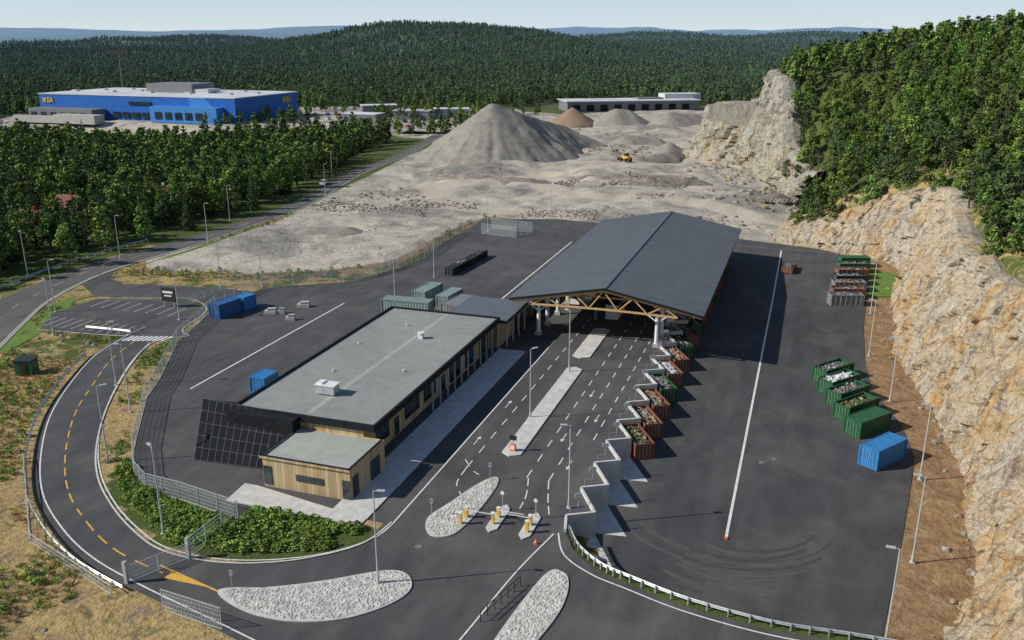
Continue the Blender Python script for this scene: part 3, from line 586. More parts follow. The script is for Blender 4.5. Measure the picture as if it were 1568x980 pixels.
# ------------------------------------------------------------ cliffs
def cliff(name,base,top,run,rows,step,bw,seed,mname,low=True,shelf=0):
    P=resamp(cat(base,6),step); b=MB(); n=len(P); V=[]; nor=[]; acc=0; S_=[]
    for i in range(n):
        a=P[max(i-5,0)];c=P[min(i+5,n-1)]; d=Vector((c[0]-a[0],c[1]-a[1])).normalized(); nor.append(Vector((-d.y,d.x)))
        if i: acc+=math.hypot(P[i][0]-P[i-1][0],P[i][1]-P[i-1][1])
        S_.append(acc)
    hsh=lambda a,c,k: (math.sin(a*127.1+c*311.7+k*74.7+seed)*43758.5453)%1.0
    for i,(p,nn) in enumerate(zip(P,nor)):
        z0=(zlf(p[1]) if low else 0)-.6; s=S_[i]; h=top(p[0],p[1])+mn.noise(Vector((s*.11,seed,0)))*1.6
        for k in range(rows+4):
            t=min(k/rows,1); w=1
            d=run*(t**1.1); z=z0+(h-z0)*t
            if k==rows: w=.8
            if k==rows+1: d,z,w=run+2+shelf*.3,h+.3,.4
            if k==rows+2: d,z,w=run+4.5+shelf*.8,h-(.6 if not shelf else -.4),0
            if k==rows+3: d,z,w=run+8+shelf,h-4,0
            o=0
            for bwk,amp in ((bw*2.2,1.25),(bw,1.1),(bw*.4,.45)):
                sj=s/bwk+.9*mn.noise(Vector((s*.2,z*.18,bwk))); zj=z/(bwk*1.5)+.8*mn.noise(Vector((s*.15,z*.1,bwk+9)))+hsh(math.floor(sj),3,bwk)
                a_,c_=math.floor(sj),math.floor(zj)
                o+=(hsh(a_,c_,bwk)-.5)*amp*bw*.46
                o+=((sj-a_)-.5)*(hsh(a_,c_,bwk+5)-.5)*amp*bw*.5
            o+=mn.fractal(Vector((p[0]*.5,p[1]*.5,z*.5)),1.0,2.0,4)*.35
            o+=mn.noise(Vector((s*.05,z*.07,seed)))*1.8
            o*=w*min(1,max(.15,(z-z0)/2))
            V.append((p[0]+nn.x*(d+o),p[1]+nn.y*(d+o),z+mn.noise(Vector((s*.7,z*.7,5)))*.25*w))
    m=rows+4; b.v=V
    for i in range(n-1):
        for j in range(m-1):
            a=i*m+j; b.f.append((a,a+1,a+m+1,a+m)); b.m.append(0)
    return b.obj(name,[mname])
near=[(-8,219),(-2,217.5),(2.5,216),(10.5,212),(18,208.5),(20.4,203),(19,192),(17.6,179),(16.8,151.4),(18.3,134),(19.9,120),(20.7,105),(19.8,95.6),(18.9,85),(15.6,73.5),(12.5,58),(10,40)]
cliff("rock_cliff",near,lambda x,y:topA(x,y)+.3,9.0,46,.5,3.0,3.1,'rock')
def qtop(x,y):
    t=min(max((y-304)/34,0),1); return 8+26*t*t*(3-2*t)
cliff("quarry_cliff",[(-6,450),(-14,425),(-25,400),(-27,382),(-23,350),(-19,328),(-12,306),(-8,292),(-4,284)],qtop,8,36,1.0,5,8.3,'rock2',False)
cliff("quarry_bench",[(-8,470),(-26,440),(-42,418),(-50,400),(-47,382),(-38,368),(-26,356),(-14,346)],lambda x,y:14+(6 if y>396 else 0),5,24,1.0,4,2.3,'rock2',False,18)
X,Y=jit(8,24,60,215,1.6); d=sdf(FOOT,X,Y); k=(d<1.5)&(d>-2.2)&(rng.random(len(X))<.35); X,Y=X[k],Y[k]; n=len(X)
scatter("talus_rocks",cst,np.stack([X,Y,zl(Y)],1),rng.uniform(.12,.5,n)*rng.uniform(.5,1.3,n),rng.uniform(0,6,n),rng.integers(0,3,n))
X,Y=jit(-60,0,262,430,2.4); d=sdf(FOOT,X,Y); k=(d<2)&(d>-26)&(rng.random(len(X))<.5*np.exp(d/9.)+.08); X,Y=X[k],Y[k]; n=len(X)
scatter("quarry_rocks",cst,np.stack([X,Y,height(X,Y)*(sdf(FOOT,X,Y)<0)],1),rng.uniform(.3,1.6,n)*rng.uniform(.5,1.2,n),rng.uniform(0,6,n),rng.integers(0,3,n))
# ------------------------------------------------------------ gravel piles
def pile(name,segs,slope,x0,x1,y0,y1,step,m='pile',gul=1.3):
    X=np.arange(x0,x1,step);Y=np.arange(y0,y1,step);A,B=np.meshgrid(X,Y); Z=np.full(A.shape,-3.)
    for (ax,ay,ah),(bx,by,bh) in segs:
        ex,ey=bx-ax,by-ay; t=np.clip(((A-ax)*ex+(B-ay)*ey)/(ex*ex+ey*ey+1e-9),0,1)
        D=np.hypot(A-ax-ex*t,B-ay-ey*t); an=np.arctan2(B-ay-ey*t,A-ax-ex*t)
        D=np.sqrt(D*D+1)-1
        z=ah+(bh-ah)*t-D*slope*(1+.13*fbm(an*9+t*14,D*0.03,1.2,3,5)); Z=np.maximum(Z,z)
    Z=Z+fbm(A,B,6,4,4)*gul*(Z>-1); Z=np.where(Z<-.6,-2.5,Z)
    b=MB(); b.v=list(zip(A.ravel().tolist(),B.ravel().tolist(),Z.ravel().tolist())); w=len(X)
    for i in range(len(Y)-1):
        for j in range(w-1):
            a=i*w+j
            if max(b.v[a][2],b.v[a+1][2],b.v[a+w][2],b.v[a+w+1][2])>-1.4: b.f.append((a,a+1,a+w+1,a+w)); b.m.append(0)
    return b.obj(name,[m],smooth=True)
pile("gravel_pile",[((-126,347,21.5),(-122,352,20.5)),((-122,352,20.5),(-114,366,15)),((-114,366,15),(-104,384,10)),((-104,384,9),(-88,386,3)),((-112,350,11),(-98,352,6))],.70,-170,-55,300,420,.9,gul=1.6)
pile("gravel_heap",[((-108,505,9),(-101,508,8))],.62,-135,-70,478,535,1.4); pile("gravel_heap",[((-76,500,8),(-58,512,6))],.6,-105,-25,470,540,1.4)
pile("gravel_heap",[((-132,500,9),(-138,510,5))],.62,-165,-110,480,535,1.4,'fillb'); pile("gravel_heap",[((-88,470,4),(-70,474,3))],.5,-105,-55,455,490,1.2)
pile("gravel_heap",[((-82,410,4),(-70,416,3.2))],.5,-98,-55,396,430,1.1)
pile("rubble_mound",[((-72,293,3.0),(-50,288,3.6)),((-50,288,3.6),(-34,296,2.6)),((-60,303,2.6),(-38,304,2.2))],.45,-90,-18,270,320,1.1,'rubble',2.2)
pile("rubble_bund",[((-40,268,1.6),(-22,270,2.0)),((-22,270,2),(-8,276,2.6))],.55,-50,0,255,290,1.0,'rubble',1.6)
pile("rubble_bund",[((-66,350,2.2),(-56,366,2.5)),((-56,366,2.5),(-60,396,3))],.5,-80,-40,335,410,1.2,'pile',1.6); pile("rubble_bund",[((-130,296,1.3),(-100,288,1.6)),((-100,288,1.6),(-86,290,1.0))],.5,-140,-75,280,305,1.0,'rubble',1.4)
pile("rubble_bund",[((-122,196,.9),(-112,199,1.0))],.4,-132,-100,186,208,.8,'pile',.8)
def rocksat(name,x0,x1,y0,y1,st,cond,s0,s1,kk,zf=None):
    X,Y=jit(x0,x1,y0,y1,st); k=cond(X,Y); X,Y=X[k],Y[k]; n=len(X); Z=height(X,Y) if zf is None else zf(X,Y)
    scatter(name,kk,np.stack([X,Y,Z],1),rng.uniform(s0,s1,n)*rng.uniform(.5,1.,n),rng.uniform(0,6,n),rng.integers(0,3,n))
rocksat("rubble_rocks",-86,-22,272,316,1.3,lambda X,Y:sdf([(-82,288),(-70,279),(-46,274),(-28,284),(-26,300),(-50,312),(-76,304)],X,Y)>0,.3,1.1,rst,lambda X,Y:np.clip(3.0*(1-np.hypot((X+55)/28,(Y-294)/17)),0,4)+.3)
rocksat("bund_rocks",-50,-2,262,285,1.3,lambda X,Y:np.abs(Y-(268+(X+40)*.22))<4.5,.3,1.2,rst,lambda X,Y:X*0+1.2)
rocksat("scattered_rocks",-160,-5,235,470,3.2,lambda X,Y:(sdf(QUARRY,X,Y)>4)&(fbm(X,Y,22,3,51)>.07),.2,1.1,rst)
rocksat("rock_bund",-140,-5,222,244,1.2,lambda X,Y:(fbm(X,Y,12,2,55)>.02)&(sdf(DECK,X,Y)<-2)&(sdf(QUARRY,X,Y)>1),.2,.7,rst)
rocksat("lot_stones",-138,-88,160,222,2.0,lambda X,Y:(fbm(X,Y,10,3,57)>.08)&(sdf(QUARRY,X,Y)>2),.1,.35,rst)
rocksat("bank_rocks",-135,-50,42,110,2.2,lambda X,Y:(np.maximum(sdf(LOOP,X,Y),sdf(PARK,X,Y))<-1.5)&(sdf(INREG,X,Y)<0)&(sdf(DECK,X,Y)<-1)&(fbm(X,Y,14,3,71)>.03)&(sdf(MROAD,X,Y)<-1.5),.12,.5,cst)
# ------------------------------------------------------------ main building
B=empty("service_building")
b=MB(); b.box(-54.6,104.3,2.45,16.8,42.6,4.9,0,0); b.obj("walls",['clad'],B)
b=MB(); b.box(-54,104.3,5.0,19,43.4,.3,0,0); 
x0,x1,y0,y1=-63.5,-44.5,82.6,126
b.face([(x0+.3,y0+.3,5.17),(x1-.3,y0+.3,5.17),(x1-.3,y1-.3,5.17),(x0+.3,y1-.3,5.17)],1)
for cx,cy,sx,sy in ((x0+.12,104.3,.3,43.4),(x1-.12,104.3,.3,43.4),(-54,y0+.12,19,.3),(-54,y1-.12,19,.3)): b.box(cx,cy,5.0,sx+.004,sy+.004,.85,0,0)
b.obj("roof",['black','roof'],B)
b=MB(); b.face([(-54.2,84,5.18),(-53.5,84,5.18),(-53.0,125.5,5.18),(-53.7,125.5,5.18)],0); b.obj("roof_strip",['roofl'],B)
b=MB(); b.box(-54.8,90,5.9,2.6,1.5,1.1,0,0); b.box(-54.8,90,6.5,2.8,1.7,.12,0,1); b.box(-55.5,90,6.62,.7,1.2,.2,0,1); b.box(-52.4,113.2,5.5,.7,.7,.8,0,1); b.cyl((-52.4,113.2,5.9),(-52.4,113.2,6.1),.5,.5,10,1)
for x,y in ((-58,97),(-57,118),(-49,100),(-60,108)): b.cyl((x,y,5.1),(x,y,5.5),.14,.14,8,1)
b.obj("roof_vents",['galv','white'],B)
b=MB(); gx_=-46.2
def win(y0,y1,z0,z1):
    b.box(gx_+.03,(y0+y1)/2,(z0+z1)/2,.08,y1-y0,z1-z0,0,1); 
    n=max(1,int((y1-y0)/1.1)); w=(y1-y0)/n
    for k in range(n): b.box(gx_+.05,y0+w*(k+.5),(z0+z1)/2,.08,w-.12,z1-z0-.16,0,0)
for y0_,y1_,z0,z1 in ((86,89.5,1,3.2),(91,92.2,.2,2.5),(94,98.5,1,3.0),(100,104,1,3.0),(106,107.3,.2,2.5),(109,113,.4,3.1),(115,119,.4,3.1),(121,125,.2,3.1)): win(y0_,y1_,z0,z1)
b.obj("windows",['glass','black'],B)
b=MB()
for k in range(11): b.box(-44.9,100+k*2.6,2.4,.18,.18,4.8,0,0)
b.obj("arcade_posts",['galv'],B)
b=MB(); b.box(-49.05,79,1.8,10.9,8.2,3.6,0,0); b.obj("wing_walls",['clad'],B)
b=MB(); wx0,wx1,wy0,wy1=-54.7,-43.5,74.7,82.5
b.face([(wx0+.25,wy0+.25,3.66),(wx1-.25,wy0+.25,3.66),(wx1-.25,wy1,3.66),(wx0+.25,wy1,3.66)],1)
for cx,cy,sx,sy in ((wx0+.1,78.6,.26,7.8),(wx1-.1,78.6,.26,7.8),(-49.1,wy0+.1,11.2,.26)): b.box(cx,cy,3.7,sx+.004,sy+.004,.32,0,0); b.box(cx,cy,3.88,sx+.03,sy+.03,.06,0,2)
b.obj("wing_roof",['clad','roofl','black'],B)
b=MB(); b.box(-48.6,74.86,1.75,3.4,.12,.75,0,0); b.box(-53.9,74.86,1.5,1.0,.12,2.2,0,0); b.box(-43.56,76.0,1.4,.12,1.2,2.4,0,0); b.box(-43.56,80.6,1.3,.12,2.2,2.4,0,0); b.box(-44.1,74.86,1.3,.9,.12,2.2,0,0); b.obj("wing_windows",['glass'],B)
BL,BR,TR,TL=Vector((-66,77.6,.1)),Vector((-55.0,78.2,.1)),Vector((-55.6,82.4,5.7)),Vector((-67.8,82.6,5.7))
b=MB(); nrm=(BR-BL).cross(TL-BL).normalized()
TR=TR-nrm*((TR-BL).dot(nrm))
def plate(b,P,t,m):
    Q=[p-nrm*t for p in P]; b.face(P,m); b.face(Q[::-1],m)
    for k in range(4): b.face([P[(k+1)%4],P[k],Q[k],Q[(k+1)%4]],m)
plate(b,[BL,BR,TR,TL],.35,0); b.face([BR-nrm*.1,(-55.0,83,.1),TR-nrm*.1],0); b.face([(-67,83.5,0),(-63.4,83.5,0),(-63.4,83.5,5.4),TL-nrm*.2],0); b.face([BL-nrm*.1,TL-nrm*.1,(-67.0,83.5,0)],0)
b.box(-58.9,81.9,2.6,9.0,1.6,5.2,0,0)
b.obj("solar_wall_frame",['black'],B)
nu,nv=12,5
def pt(u,v,o):
    u=u/nu;v=v/nv; p=(BL*(1-u)+BR*u)*(1-v)+(TL*(1-u)+TR*u)*v; return p+nrm*o
b=MB()
for i in range(nu):
    for j in range(nv):
        g=.035; b.face([pt(i+g,j+g,.05),pt(i+1-g,j+g,.05),pt(i+1-g,j+1-g,.05),pt(i+g,j+1-g,.05)],0)
b.obj("solar_panels",['pv'],B)
b=MB()
for i in range(nu+1): b.beam(pt(i,0,.06),pt(i,nv,.06),.03,.03)
for j in range(nv+1): b.beam(pt(0,j,.06),pt(nu,j,.06),.03,.03)
b.obj("panel_rails",['cgrey'],B)
b=MB(); b.box(-49,132,2.2,8,11.5,4.4,0,0); b.obj("annex_walls",['clad'],B)
b=MB(); b.box(-48.6,132.1,4.55,10.6,12,.3,0,0); b.box(-48.6,132.1,4.74,10.2,11.6,.1,0,1); b.obj("annex_roof",['black','croof'],B)
b=MB()
for k in range(4): b.box(-43.8,127.4+k*3.1,2.2,.22,.22,4.4,0,0)
b.obj("annex_posts",['galv'],B)
# ------------------------------------------------------------ canopy
K=empty("drive_through_canopy")
ex0,ex1,xr,cy0,cy1,ze,zr=-45.4,-13.4,-29.3,133,201.5,6.6,9.7
b=MB()
for sx in (ex0,ex1):
    P=[(sx,cy0,ze),(xr,cy0,zr),(xr,cy1,zr),(sx,cy1,ze)]
    Q=[(x,y,z-.4) for x,y,z in P]
    if sx==ex0: P=P[::-1];Q=Q[::-1]
    b.face(P,0); b.face(Q[::-1],1)
    for k in range(4): b.face([P[k],Q[k],Q[(k+1)%4],P[(k+1)%4]],2)
b.beam((xr,cy0,zr+.04),(xr,cy1,zr+.04),.6,.12,0)
b.obj("roof_skin",['croof','glulam','black'],K)
b=MB(); y=cy0+.3
while y<cy1:
    b.beam((ex0,y,ze+.03),(xr,y,zr+.03),.05,.07); b.beam((xr,y,zr+.03),(ex1,y,ze+.03),.05,.07); y+=.85
b.obj("roof_seams",['croof'],K)
b=MB()
def rz_(x): return ze+(zr-ze)*(1-abs(x-xr)/(16.0))-.6
for i in range(11):
    y=cy0+.6+i*6.72
    b.beam((ex0+.3,y,rz_(ex0+.3)),(xr,y,rz_(xr)),.3,.45); b.beam((xr,y,rz_(xr)),(ex1-.3,y,rz_(ex1-.3)),.3,.45)
    bc=lambda x:5.75+.2*math.cos((x-xr)/10.5*1.4)
    xa,xb=-41.5,-17.5; n=10
    for k in range(n):
        u=xa+(xb-xa)*k/n; v=xa+(xb-xa)*(k+1)/n; b.beam((u,y,bc(u)),(v,y,bc(v)),.25,.28)
        if k%2==0: b.beam((u,y,bc(u)),(v,y,rz_(v)),.2,.2)
        else: b.beam((u,y,rz_(u)),(v,y,bc(v)),.2,.2)
for x in (-40.8,-20.2,-44,-15): b.beam((x,cy0+.4,rz_(x)-.1),(x,cy1-.4,rz_(x)-.1),.3,.4)
b.obj("timber_trusses",['glulam'],K)
b=MB()
for i in range(11):
    y=cy0+.6+i*6.72
    for x in (-40.8,-20.9):
        y2=y+1.5 if i==0 else y
        b.cyl((x,y2,0),(x,y2,5.4),.34,.3,12); b.beam((x,y2,4.2),(x-2,y2,5.6),.18,.18); b.beam((x,y2,4.2),(x+2,y2,5.6),.18,.18); b.box(x,y2,.3,1.0,1.0,.6,0,1)
b.obj("columns",['white','conc'],K)
b=MB(); b.box(-30.9,150,1.4,2.2,6,2.8,0,0); b.box(-30.9,150,2.9,2.8,6.8,.2,0,1); b.box(-30.9,150,1.7,2.3,5,1.0,0,2); b.obj("control_booth",['white','black','glass'])
b=MB(); b.box(-45.0,167,1.3,.3,64,2.6,0,0)
for k in range(16): b.box(-45.0,136+k*4.1,1.4,.45,.2,2.8,0,1)
b.obj("screen_wall",['cblack','galv'])
# ------------------------------------------------------------ containers
def contm(L=6.1,W=2.44,H=2.6,open_=False,fill=None):
    b=MB(); 
    def zig(p,q,nrm):
        L_=math.hypot(q[0]-p[0],q[1]-p[1]); n=int(L_/.14); pr=None
        for k in range(n+1):
            t=k/n; a=.045 if (k//2)%2 else 0; c=(p[0]+(q[0]-p[0])*t-nrm[0]*a,p[1]+(q[1]-p[1])*t-nrm[1]*a)
            if pr: b.face([(*pr,.15),(*c,.15),(*c,H-.08),(*pr,H-.08)],0)
            pr=c
    l,w=L/2,W/2
    zig((-l,-w),(l,-w),(0,-1)); zig((l,-w),(l,w),(1,0)); zig((l,w),(-l,w),(0,1)); zig((-l,w),(-l,-w),(-1,0))
    for x in (-l,l):
        for y in (-w,w): b.box(x,y,H/2,.18,.18,H,0,0)
        b.box(x,0,.12,.15,W-.18,.2,0,0); b.box(x,0,H-.07,.13,W-.18,.14,0,0)
    for y in (-w,w): b.box(0,y,.12,L-.18,.14,.2,0,0); b.box(0,y,H-.07,L-.18,.13,.14,0,0)
    for y in (-.7,-.25,.25,.7): b.cyl((-l-.06,y,.2),(-l-.06,y,H-.15),.025,.025,5,1)
    if not open_:
        n=20
        for k in range(n):
            x0=-l+L*k/n; x1=x0+L/n; za=H-.03 if k%2 else H-.07
            b.face([(x0,-w,za),(x1,-w,za),(x1,w,za),(x0,w,za)],0)
            if k: zp=H-.03 if (k-1)%2 else H-.07; b.face([(x0,-w,zp),(x0,-w,za),(x0,w,za),(x0,w,zp)],0)
    else:
        nx_,ny_=20,9; vi=len(b.v)
        for i in range(ny_+1):
            for j in range(nx_+1):
                x=-l+.08+(L-.16)*j/nx_; y=-w+.08+(W-.16)*i/ny_; ed=min(j,nx_-j,i*2,(ny_-i)*2); b.v.append((x,y,H*.72+min(ed,4)*.09+random.uniform(-.22,.3)))
        for i in range(ny_):
            for j in range(nx_):
                a=vi+i*(nx_+1)+j; b.f.append((a,a+1,a+nx_+2,a+nx_+1)); b.m.append(2)
        for _ in range(26):
            x,y=random.uniform(-l+.5,l-.5),random.uniform(-w+.4,w-.4); a=random.uniform(0,3.1); d=random.uniform(.2,.6); b.beam((x-d*math.cos(a),y-d*math.sin(a)*.6,H*.85+random.uniform(-.1,.35)),(x+d*math.cos(a),y+d*math.sin(a)*.6,H*.85+random.uniform(-.1,.4)),random.uniform(.06,.4),random.uniform(.04,.2),random.choice((2,2,2,1)))
        for x in np.arange(-l+.8,l,1.0):
            for y in (-w-.06,w+.06): b.box(x,y,H/2+.05,.12,.1,H-.2,0,0)
    return b
def container(name,col,x,y,ang,L=6.1,W=2.44,H=2.6,open_=False,fill='filld',z=None):
    contm(L,W,H,open_).obj(name,[col,'galv',fill],None,(x,y,(zlf(y)+.03) if z is None else z),R(ang))
container("shipping_container",'cblue',11.9,108.3,55)
for x,y,c,o,f in ((10.5,117.2,'cgreen',False,'filld'),(9.2,122,'cgreen',True,'fillg'),(8.2,126.7,'cgreen',True,'filld'),(7.1,130.9,'cgreen',True,'fillw'),(6.3,135.6,'cgreen',True,'filld')):
    container("waste_container" if o else "covered_container",c,x,y,52,6.4,2.5,2.3,o,f)
for i,(c,o,f) in enumerate((('cgrey',True,'filld'),('crust',True,'filld'),('cgrey',True,'fillb'),('cblack',True,'filld'),('crust',True,'filld'),('cgreen',True,'filld'),('cgreen',False,'filld'))):
    container("waste_container",c,9+i*.35,178+i*4.3,18,6.2,2.5,2.2,o,f)
container("waste_container",'crust',-2.3,197,80,4.5,2.2,1.2,True,'filld')
cc=['crust','crust','crust','cgreen','crust','crust','cgreen','crust','cgreen','crust','crust','cgreen','crust','crust','cgreen','crust']
fl=['fillg','fillb','fillb','filld','fillw','fillb','filld','filld']
for i in range(4,20):
    y=teeth[i]; c=Vector((SX,y))+Vector((.866,.5))*1.57+Vector((.5,-.866))*3.35
    container("waste_container",cc[i-4],c.x,c.y,120,6.0,2.35,2.1,True,fl[(i-4)%8])
b0=MB(); b0.cyl((0,0,0),(0,0,2.6),.04,.04,6,0); b0.box(0,-.03,2.3,.8,.05,.5,0,1)
for lx in (-.9,.9): b0.cyl((lx,0,0),(lx,0,1.1),.03,.03,5,0)
b0.beam((-.9,0,1.1),(.9,0,1.1),.05,.05,0); b0.beam((-.9,0,.6),(.9,0,.6),.04,.04,0)
sg0=hidden(b0.obj("bay_sign_kind",['galv','white']))
for i in range(20): inst("bay_sign",sg0,(SX+1.0,teeth[i]+1.1,.03),R(30))
container("shipping_container",'cnavy',-97.6,127.6,80,5.2,z=.04); container("shipping_container",'cblue',-96.6,132.2,80,2.9,2.4,2.5,z=.04); container("tool_container",'cblue',-70.6,99.2,88,3.2,2.4,2.4,z=.04)
container("shipping_container",'cteal',-66.5,138.2,2,9,2.6,2.9,z=.04); container("shipping_container",'cteal',-66.3,146.8,85,7,2.6,2.9,z=.04); container("shipping_container",'cgrey',-57.2,141,80,7,4,2.8,z=.04); container("shipping_container",'cteal',-61.5,146,85,6,2.4,2.6,z=.04)
for k in range(4): container("recycling_bin",'cblack',-69.8+k*.3,168+k*4.6,88,4.4,1.7,1.5,k%2==1,'filld',z=.04)
b=MB()
for x,y,s in ((-90.3,130.8,1.3),(-84.8,128.6,1.0),(-86.8,136.3,1.4),(-88.5,131.4,.8)):
    b.box(x,y,.35,s*1.6,s,.6,.3,0); b.box(x+.2,y+.1,.85,s*1.1,s*.7,.4,.5,0)
b.obj("concrete_blocks",['conc'])
b=MB(); b.box(-108.3,93.8,1.0,2.6,2.0,2.0,.3,0); b.box(-108.3,93.8,2.1,2.9,2.3,.2,.3,1); b.box(-107.9,92.8,1,.9,.06,1.5,.3,1); b.obj("transformer_kiosk",['cgreen','cblack'])
b=MB(); b.box(-110.4,128.3,2.4,3.0,.25,2.6,0,0); b.box(-110.4,128.14,2.9,2.2,.04,.4,0,1); b.box(-110.4,128.14,2.2,1.6,.04,.25,0,1); b.box(-111.5,128.3,.55,.15,.15,1.1,0,2); b.box(-109.3,128.3,.55,.15,.15,1.1,0,2); b.obj("entrance_sign",['cblack','white','galv'])
# ------------------------------------------------------------ street lamps
b=MB(); b.cyl((0,0,0),(0,0,9.6),.1,.055,8,0); b.cyl((0,0,0),(0,0,.9),.15,.13,8,0); b.beam((-.05,0,9.6),(.5,0,9.68),.06,.06,0); b.box(.7,0,9.69,.75,.3,.09,0,0); b.box(.7,0,9.63,.6,.22,.03,0,1); b.box(0,0,.04,.5,.5,.1,0,2)
L0=hidden(b.obj("street_lamp_kind",['pole','white','conc']))
up=[(-152.5,136.3),(-146.8,156.5),(-101.9,145.5),(-110.1,143.2),(-103.5,122.3),(-72.6,145.6),(-72.2,163.4),(-77,209),(-158.5,273),(-91.9,93.8),(-83.1,86.6),(-75.3,73.9),(-58.5,63.0),(-33.9,62.1),(-20.9,81.0),(-31.8,101.9),(-31.3,119.6),(-137.5,175.8),(-67,233),(-128,119),(-118,108.5),(-148.5,200),(-40,232),(-145,245)]
for i,(x,y) in enumerate(up): inst("street_lamp",L0,(x,y,max(.03,float(height([x],[y])[0]))),[2.6,.2,3.4,.9][i%4])
for x,y in ((12.9,81.6),(15.2,99.8),(13.5,123.0),(12.9,165.6),(11.6,141.5),(9.7,67.7)): inst("street_lamp",L0,(x*1.046,y*1.046,zlf(y)),R(180))
# ------------------------------------------------------------ guardrails & fences
def guardrail(pts,name="guardrail",z=0.03):
    b=MB(); P=resamp(cat(pts,8),1.0)
    for k in range(len(P)-1):
        a,c=Vector(P[k]),Vector(P[k+1]); d=(c-a).normalized(); n=Vector((-d.y,d.x))
        prof=[(0,.42),(.07,.48),(.0,.55),(0,.62),(.07,.69),(0,.76)]
        for (o1,z1),(o2,z2) in zip(prof[:-1],prof[1:]):
            b.face([(*(a+n*o1),z+z1),(*(c+n*o1),z+z1),(*(c+n*o2),z+z2),(*(a+n*o2),z+z2)],0)
        if k%2==0: b.box(a.x-n.x*.08,a.y-n.y*.08,z+.35,.1,.12,.75,math.atan2(d.y,d.x),0)
    b.obj(name,['galv'])
def off(pts,d):
    o=[]
    for i,p in enumerate(pts):
        a=Vector(pts[max(i-1,0)]);c=Vector(pts[min(i+1,len(pts)-1)]); t=(c-a).normalized(); o.append((p[0]-t.y*d,p[1]+t.x*d))
    return o
guardrail(off(OUTER[1:9],-.8)); guardrail([(-106,113),(-108.5,113.0),(-115,112.6)]); guardrail(off(RAIL,.5)); guardrail([(-152,172),(-153.5,155),(-152,138),(-148,121),(-140,104)])
def fence(pts,name="mesh_fence",h=2.2,z=0.0,sp=.16):
    b=MB(); P=resamp(pts,2.6)
    for a,c in zip(P[:-1],P[1:]):
        b.cyl((*a,z-.3),(*a,z+h+.05),.045,.045,5,0); L=math.hypot(c[0]-a[0],c[1]-a[1]); n=int(L/sp); ux,uy=(c[0]-a[0])/L,(c[1]-a[1])/L
        for k in range(1,n):
            x,y=a[0]+ux*sp*k,a[1]+uy*sp*k; b.face([(x-ux*.015,y-uy*.015,z+.05),(x+ux*.015,y+uy*.015,z+.05),(x+ux*.015,y+uy*.015,z+h),(x-ux*.015,y-uy*.015,z+h)],0)
        for q in (.08,h): b.beam((*a,z+q),(*c,z+q),.05,.05,0)
        for q in (.5,.95,1.4,1.8):
            if q<h: b.beam((*a,z+q),(*c,z+q),.02,.02,0)
    b.cyl((*P[-1],z-.3),(*P[-1],z+h+.05),.04,.04,5,0); b.obj(name,['wire'])
fence([(-53,67.8),(-61.5,69.3),(-66.2,69.7),(-69.8,72)]+YL[:7]); fence(YL[6:14]); fence([(-55.9,54.9),(-53.1,60.1)],"sliding_gate",1.7,sp=.12); fence([(-53.1,60.1),(-53.0,67.8)])
fence([(-86,168),(-84.5,178),(-86,194),(-86.5,209),(-78,214),(-66,212),(-68,205),(-78,207)],h=2.6,sp=.14); fence([(-109,145),(-96,152),(-86,158),(-83,168)]); fence([(-108,143),(-108,130)],h=1.4)
fence([(-50,52.6),(-43.5,52)]); fence([(-85,71.0),(-70,57.5),(-56,53)],h=1.0,sp=.3)
b=MB()
for x,y in ((-55.9,54.9),(-53.1,60.1)): b.box(x,y,1.1,.35,.35,2.4,0,0)
b.obj("gate_posts",['galv'])
def barrier(x,y,arm,s):
    b=MB(); b.box(0,0,.55,.35,.35,1.1,0,0); b.box(0,0,1.12,.4,.4,.08,0,1); b.beam((0,-.25,.95),(arm,-.25,.98),.05,.07,2); b.box(-.1*s,-1.4,.6,.3,.26,1.2,0,0); b.box(-.1*s,-1.4,1.25,.42,.36,.1,0,1); b.box(-.1*s,1.6,1.1,.07,.07,2.2,0,3); b.cyl((-.1*s,1.55,2.0),(-.1*s,1.5,2.0),.22,.22,12,2)
    b.obj("boom_barrier",['yellowm','white','white','galv'],None,(x,y,.18))
barrier(-30.5,75.6,2.9,1); barrier(-27.3,76.6,2.9,1); barrier(-23.7,76.2,-2.9,-1)
def sign(x,y,col='cgrey'):
    b=MB(); b.cyl((0,0,0),(0,0,2.0),.035,.035,6,0); b.cyl((0,-.05,1.8),(0,-.02,1.8),.27,.27,16,1); b.cyl((0,-.06,1.8),(0,-.05,1.8),.21,.21,16,2); b.obj("traffic_sign",['galv','white',col],None,(x,y,.15))
for x,y in ((-31.0,84.2),(-34,74.6),(-46,57)): sign(x,y)
b=MB(); b.box(0,0,.4,.7,.4,.8,0,0); b.box(0,-.22,.5,.5,.03,.5,0,1); b.box(0,0,1.7,.9,.1,.6,0,2); b.box(0,0,1.1,.1,.1,.6,0,3); b.obj("info_post",['orange','white','cblack','galv'],None,(-30.8,91.8,.18))
b=MB(); b.cyl((0,0,0),(0,0,.6),.16,.03,10,0); b.cyl((0,0,.22),(0,0,.36),.12,.08,10,1); b.box(0,0,.03,.4,.4,.06,0,0); b.obj("traffic_cone",['orange','white'],None,(-22.2,73.2,.04))
b=MB()
for k in range(7): b.cyl((-21.4-k*.28,66-k*1.0,.03),(-21.4-k*.28,66-k*1.0,1.1),.04,.04,6,0)
b.beam((-21.4,66,1.1),(-23.08,60,1.1),.06,.06,0); b.beam((-21.4,66,.6),(-23.08,60,.6),.05,.05,0); b.obj("railing",['cblack'])
b=MB(); b.box(-36.8,152,.9,1.9,.9,1.4,0,0); b.box(-36.8,152,1.75,2.1,1.1,.1,0,1); b.box(-33.5,146,1.1,.5,.4,2.2,0,0); b.obj("payment_kiosk",['cgrey','white'])
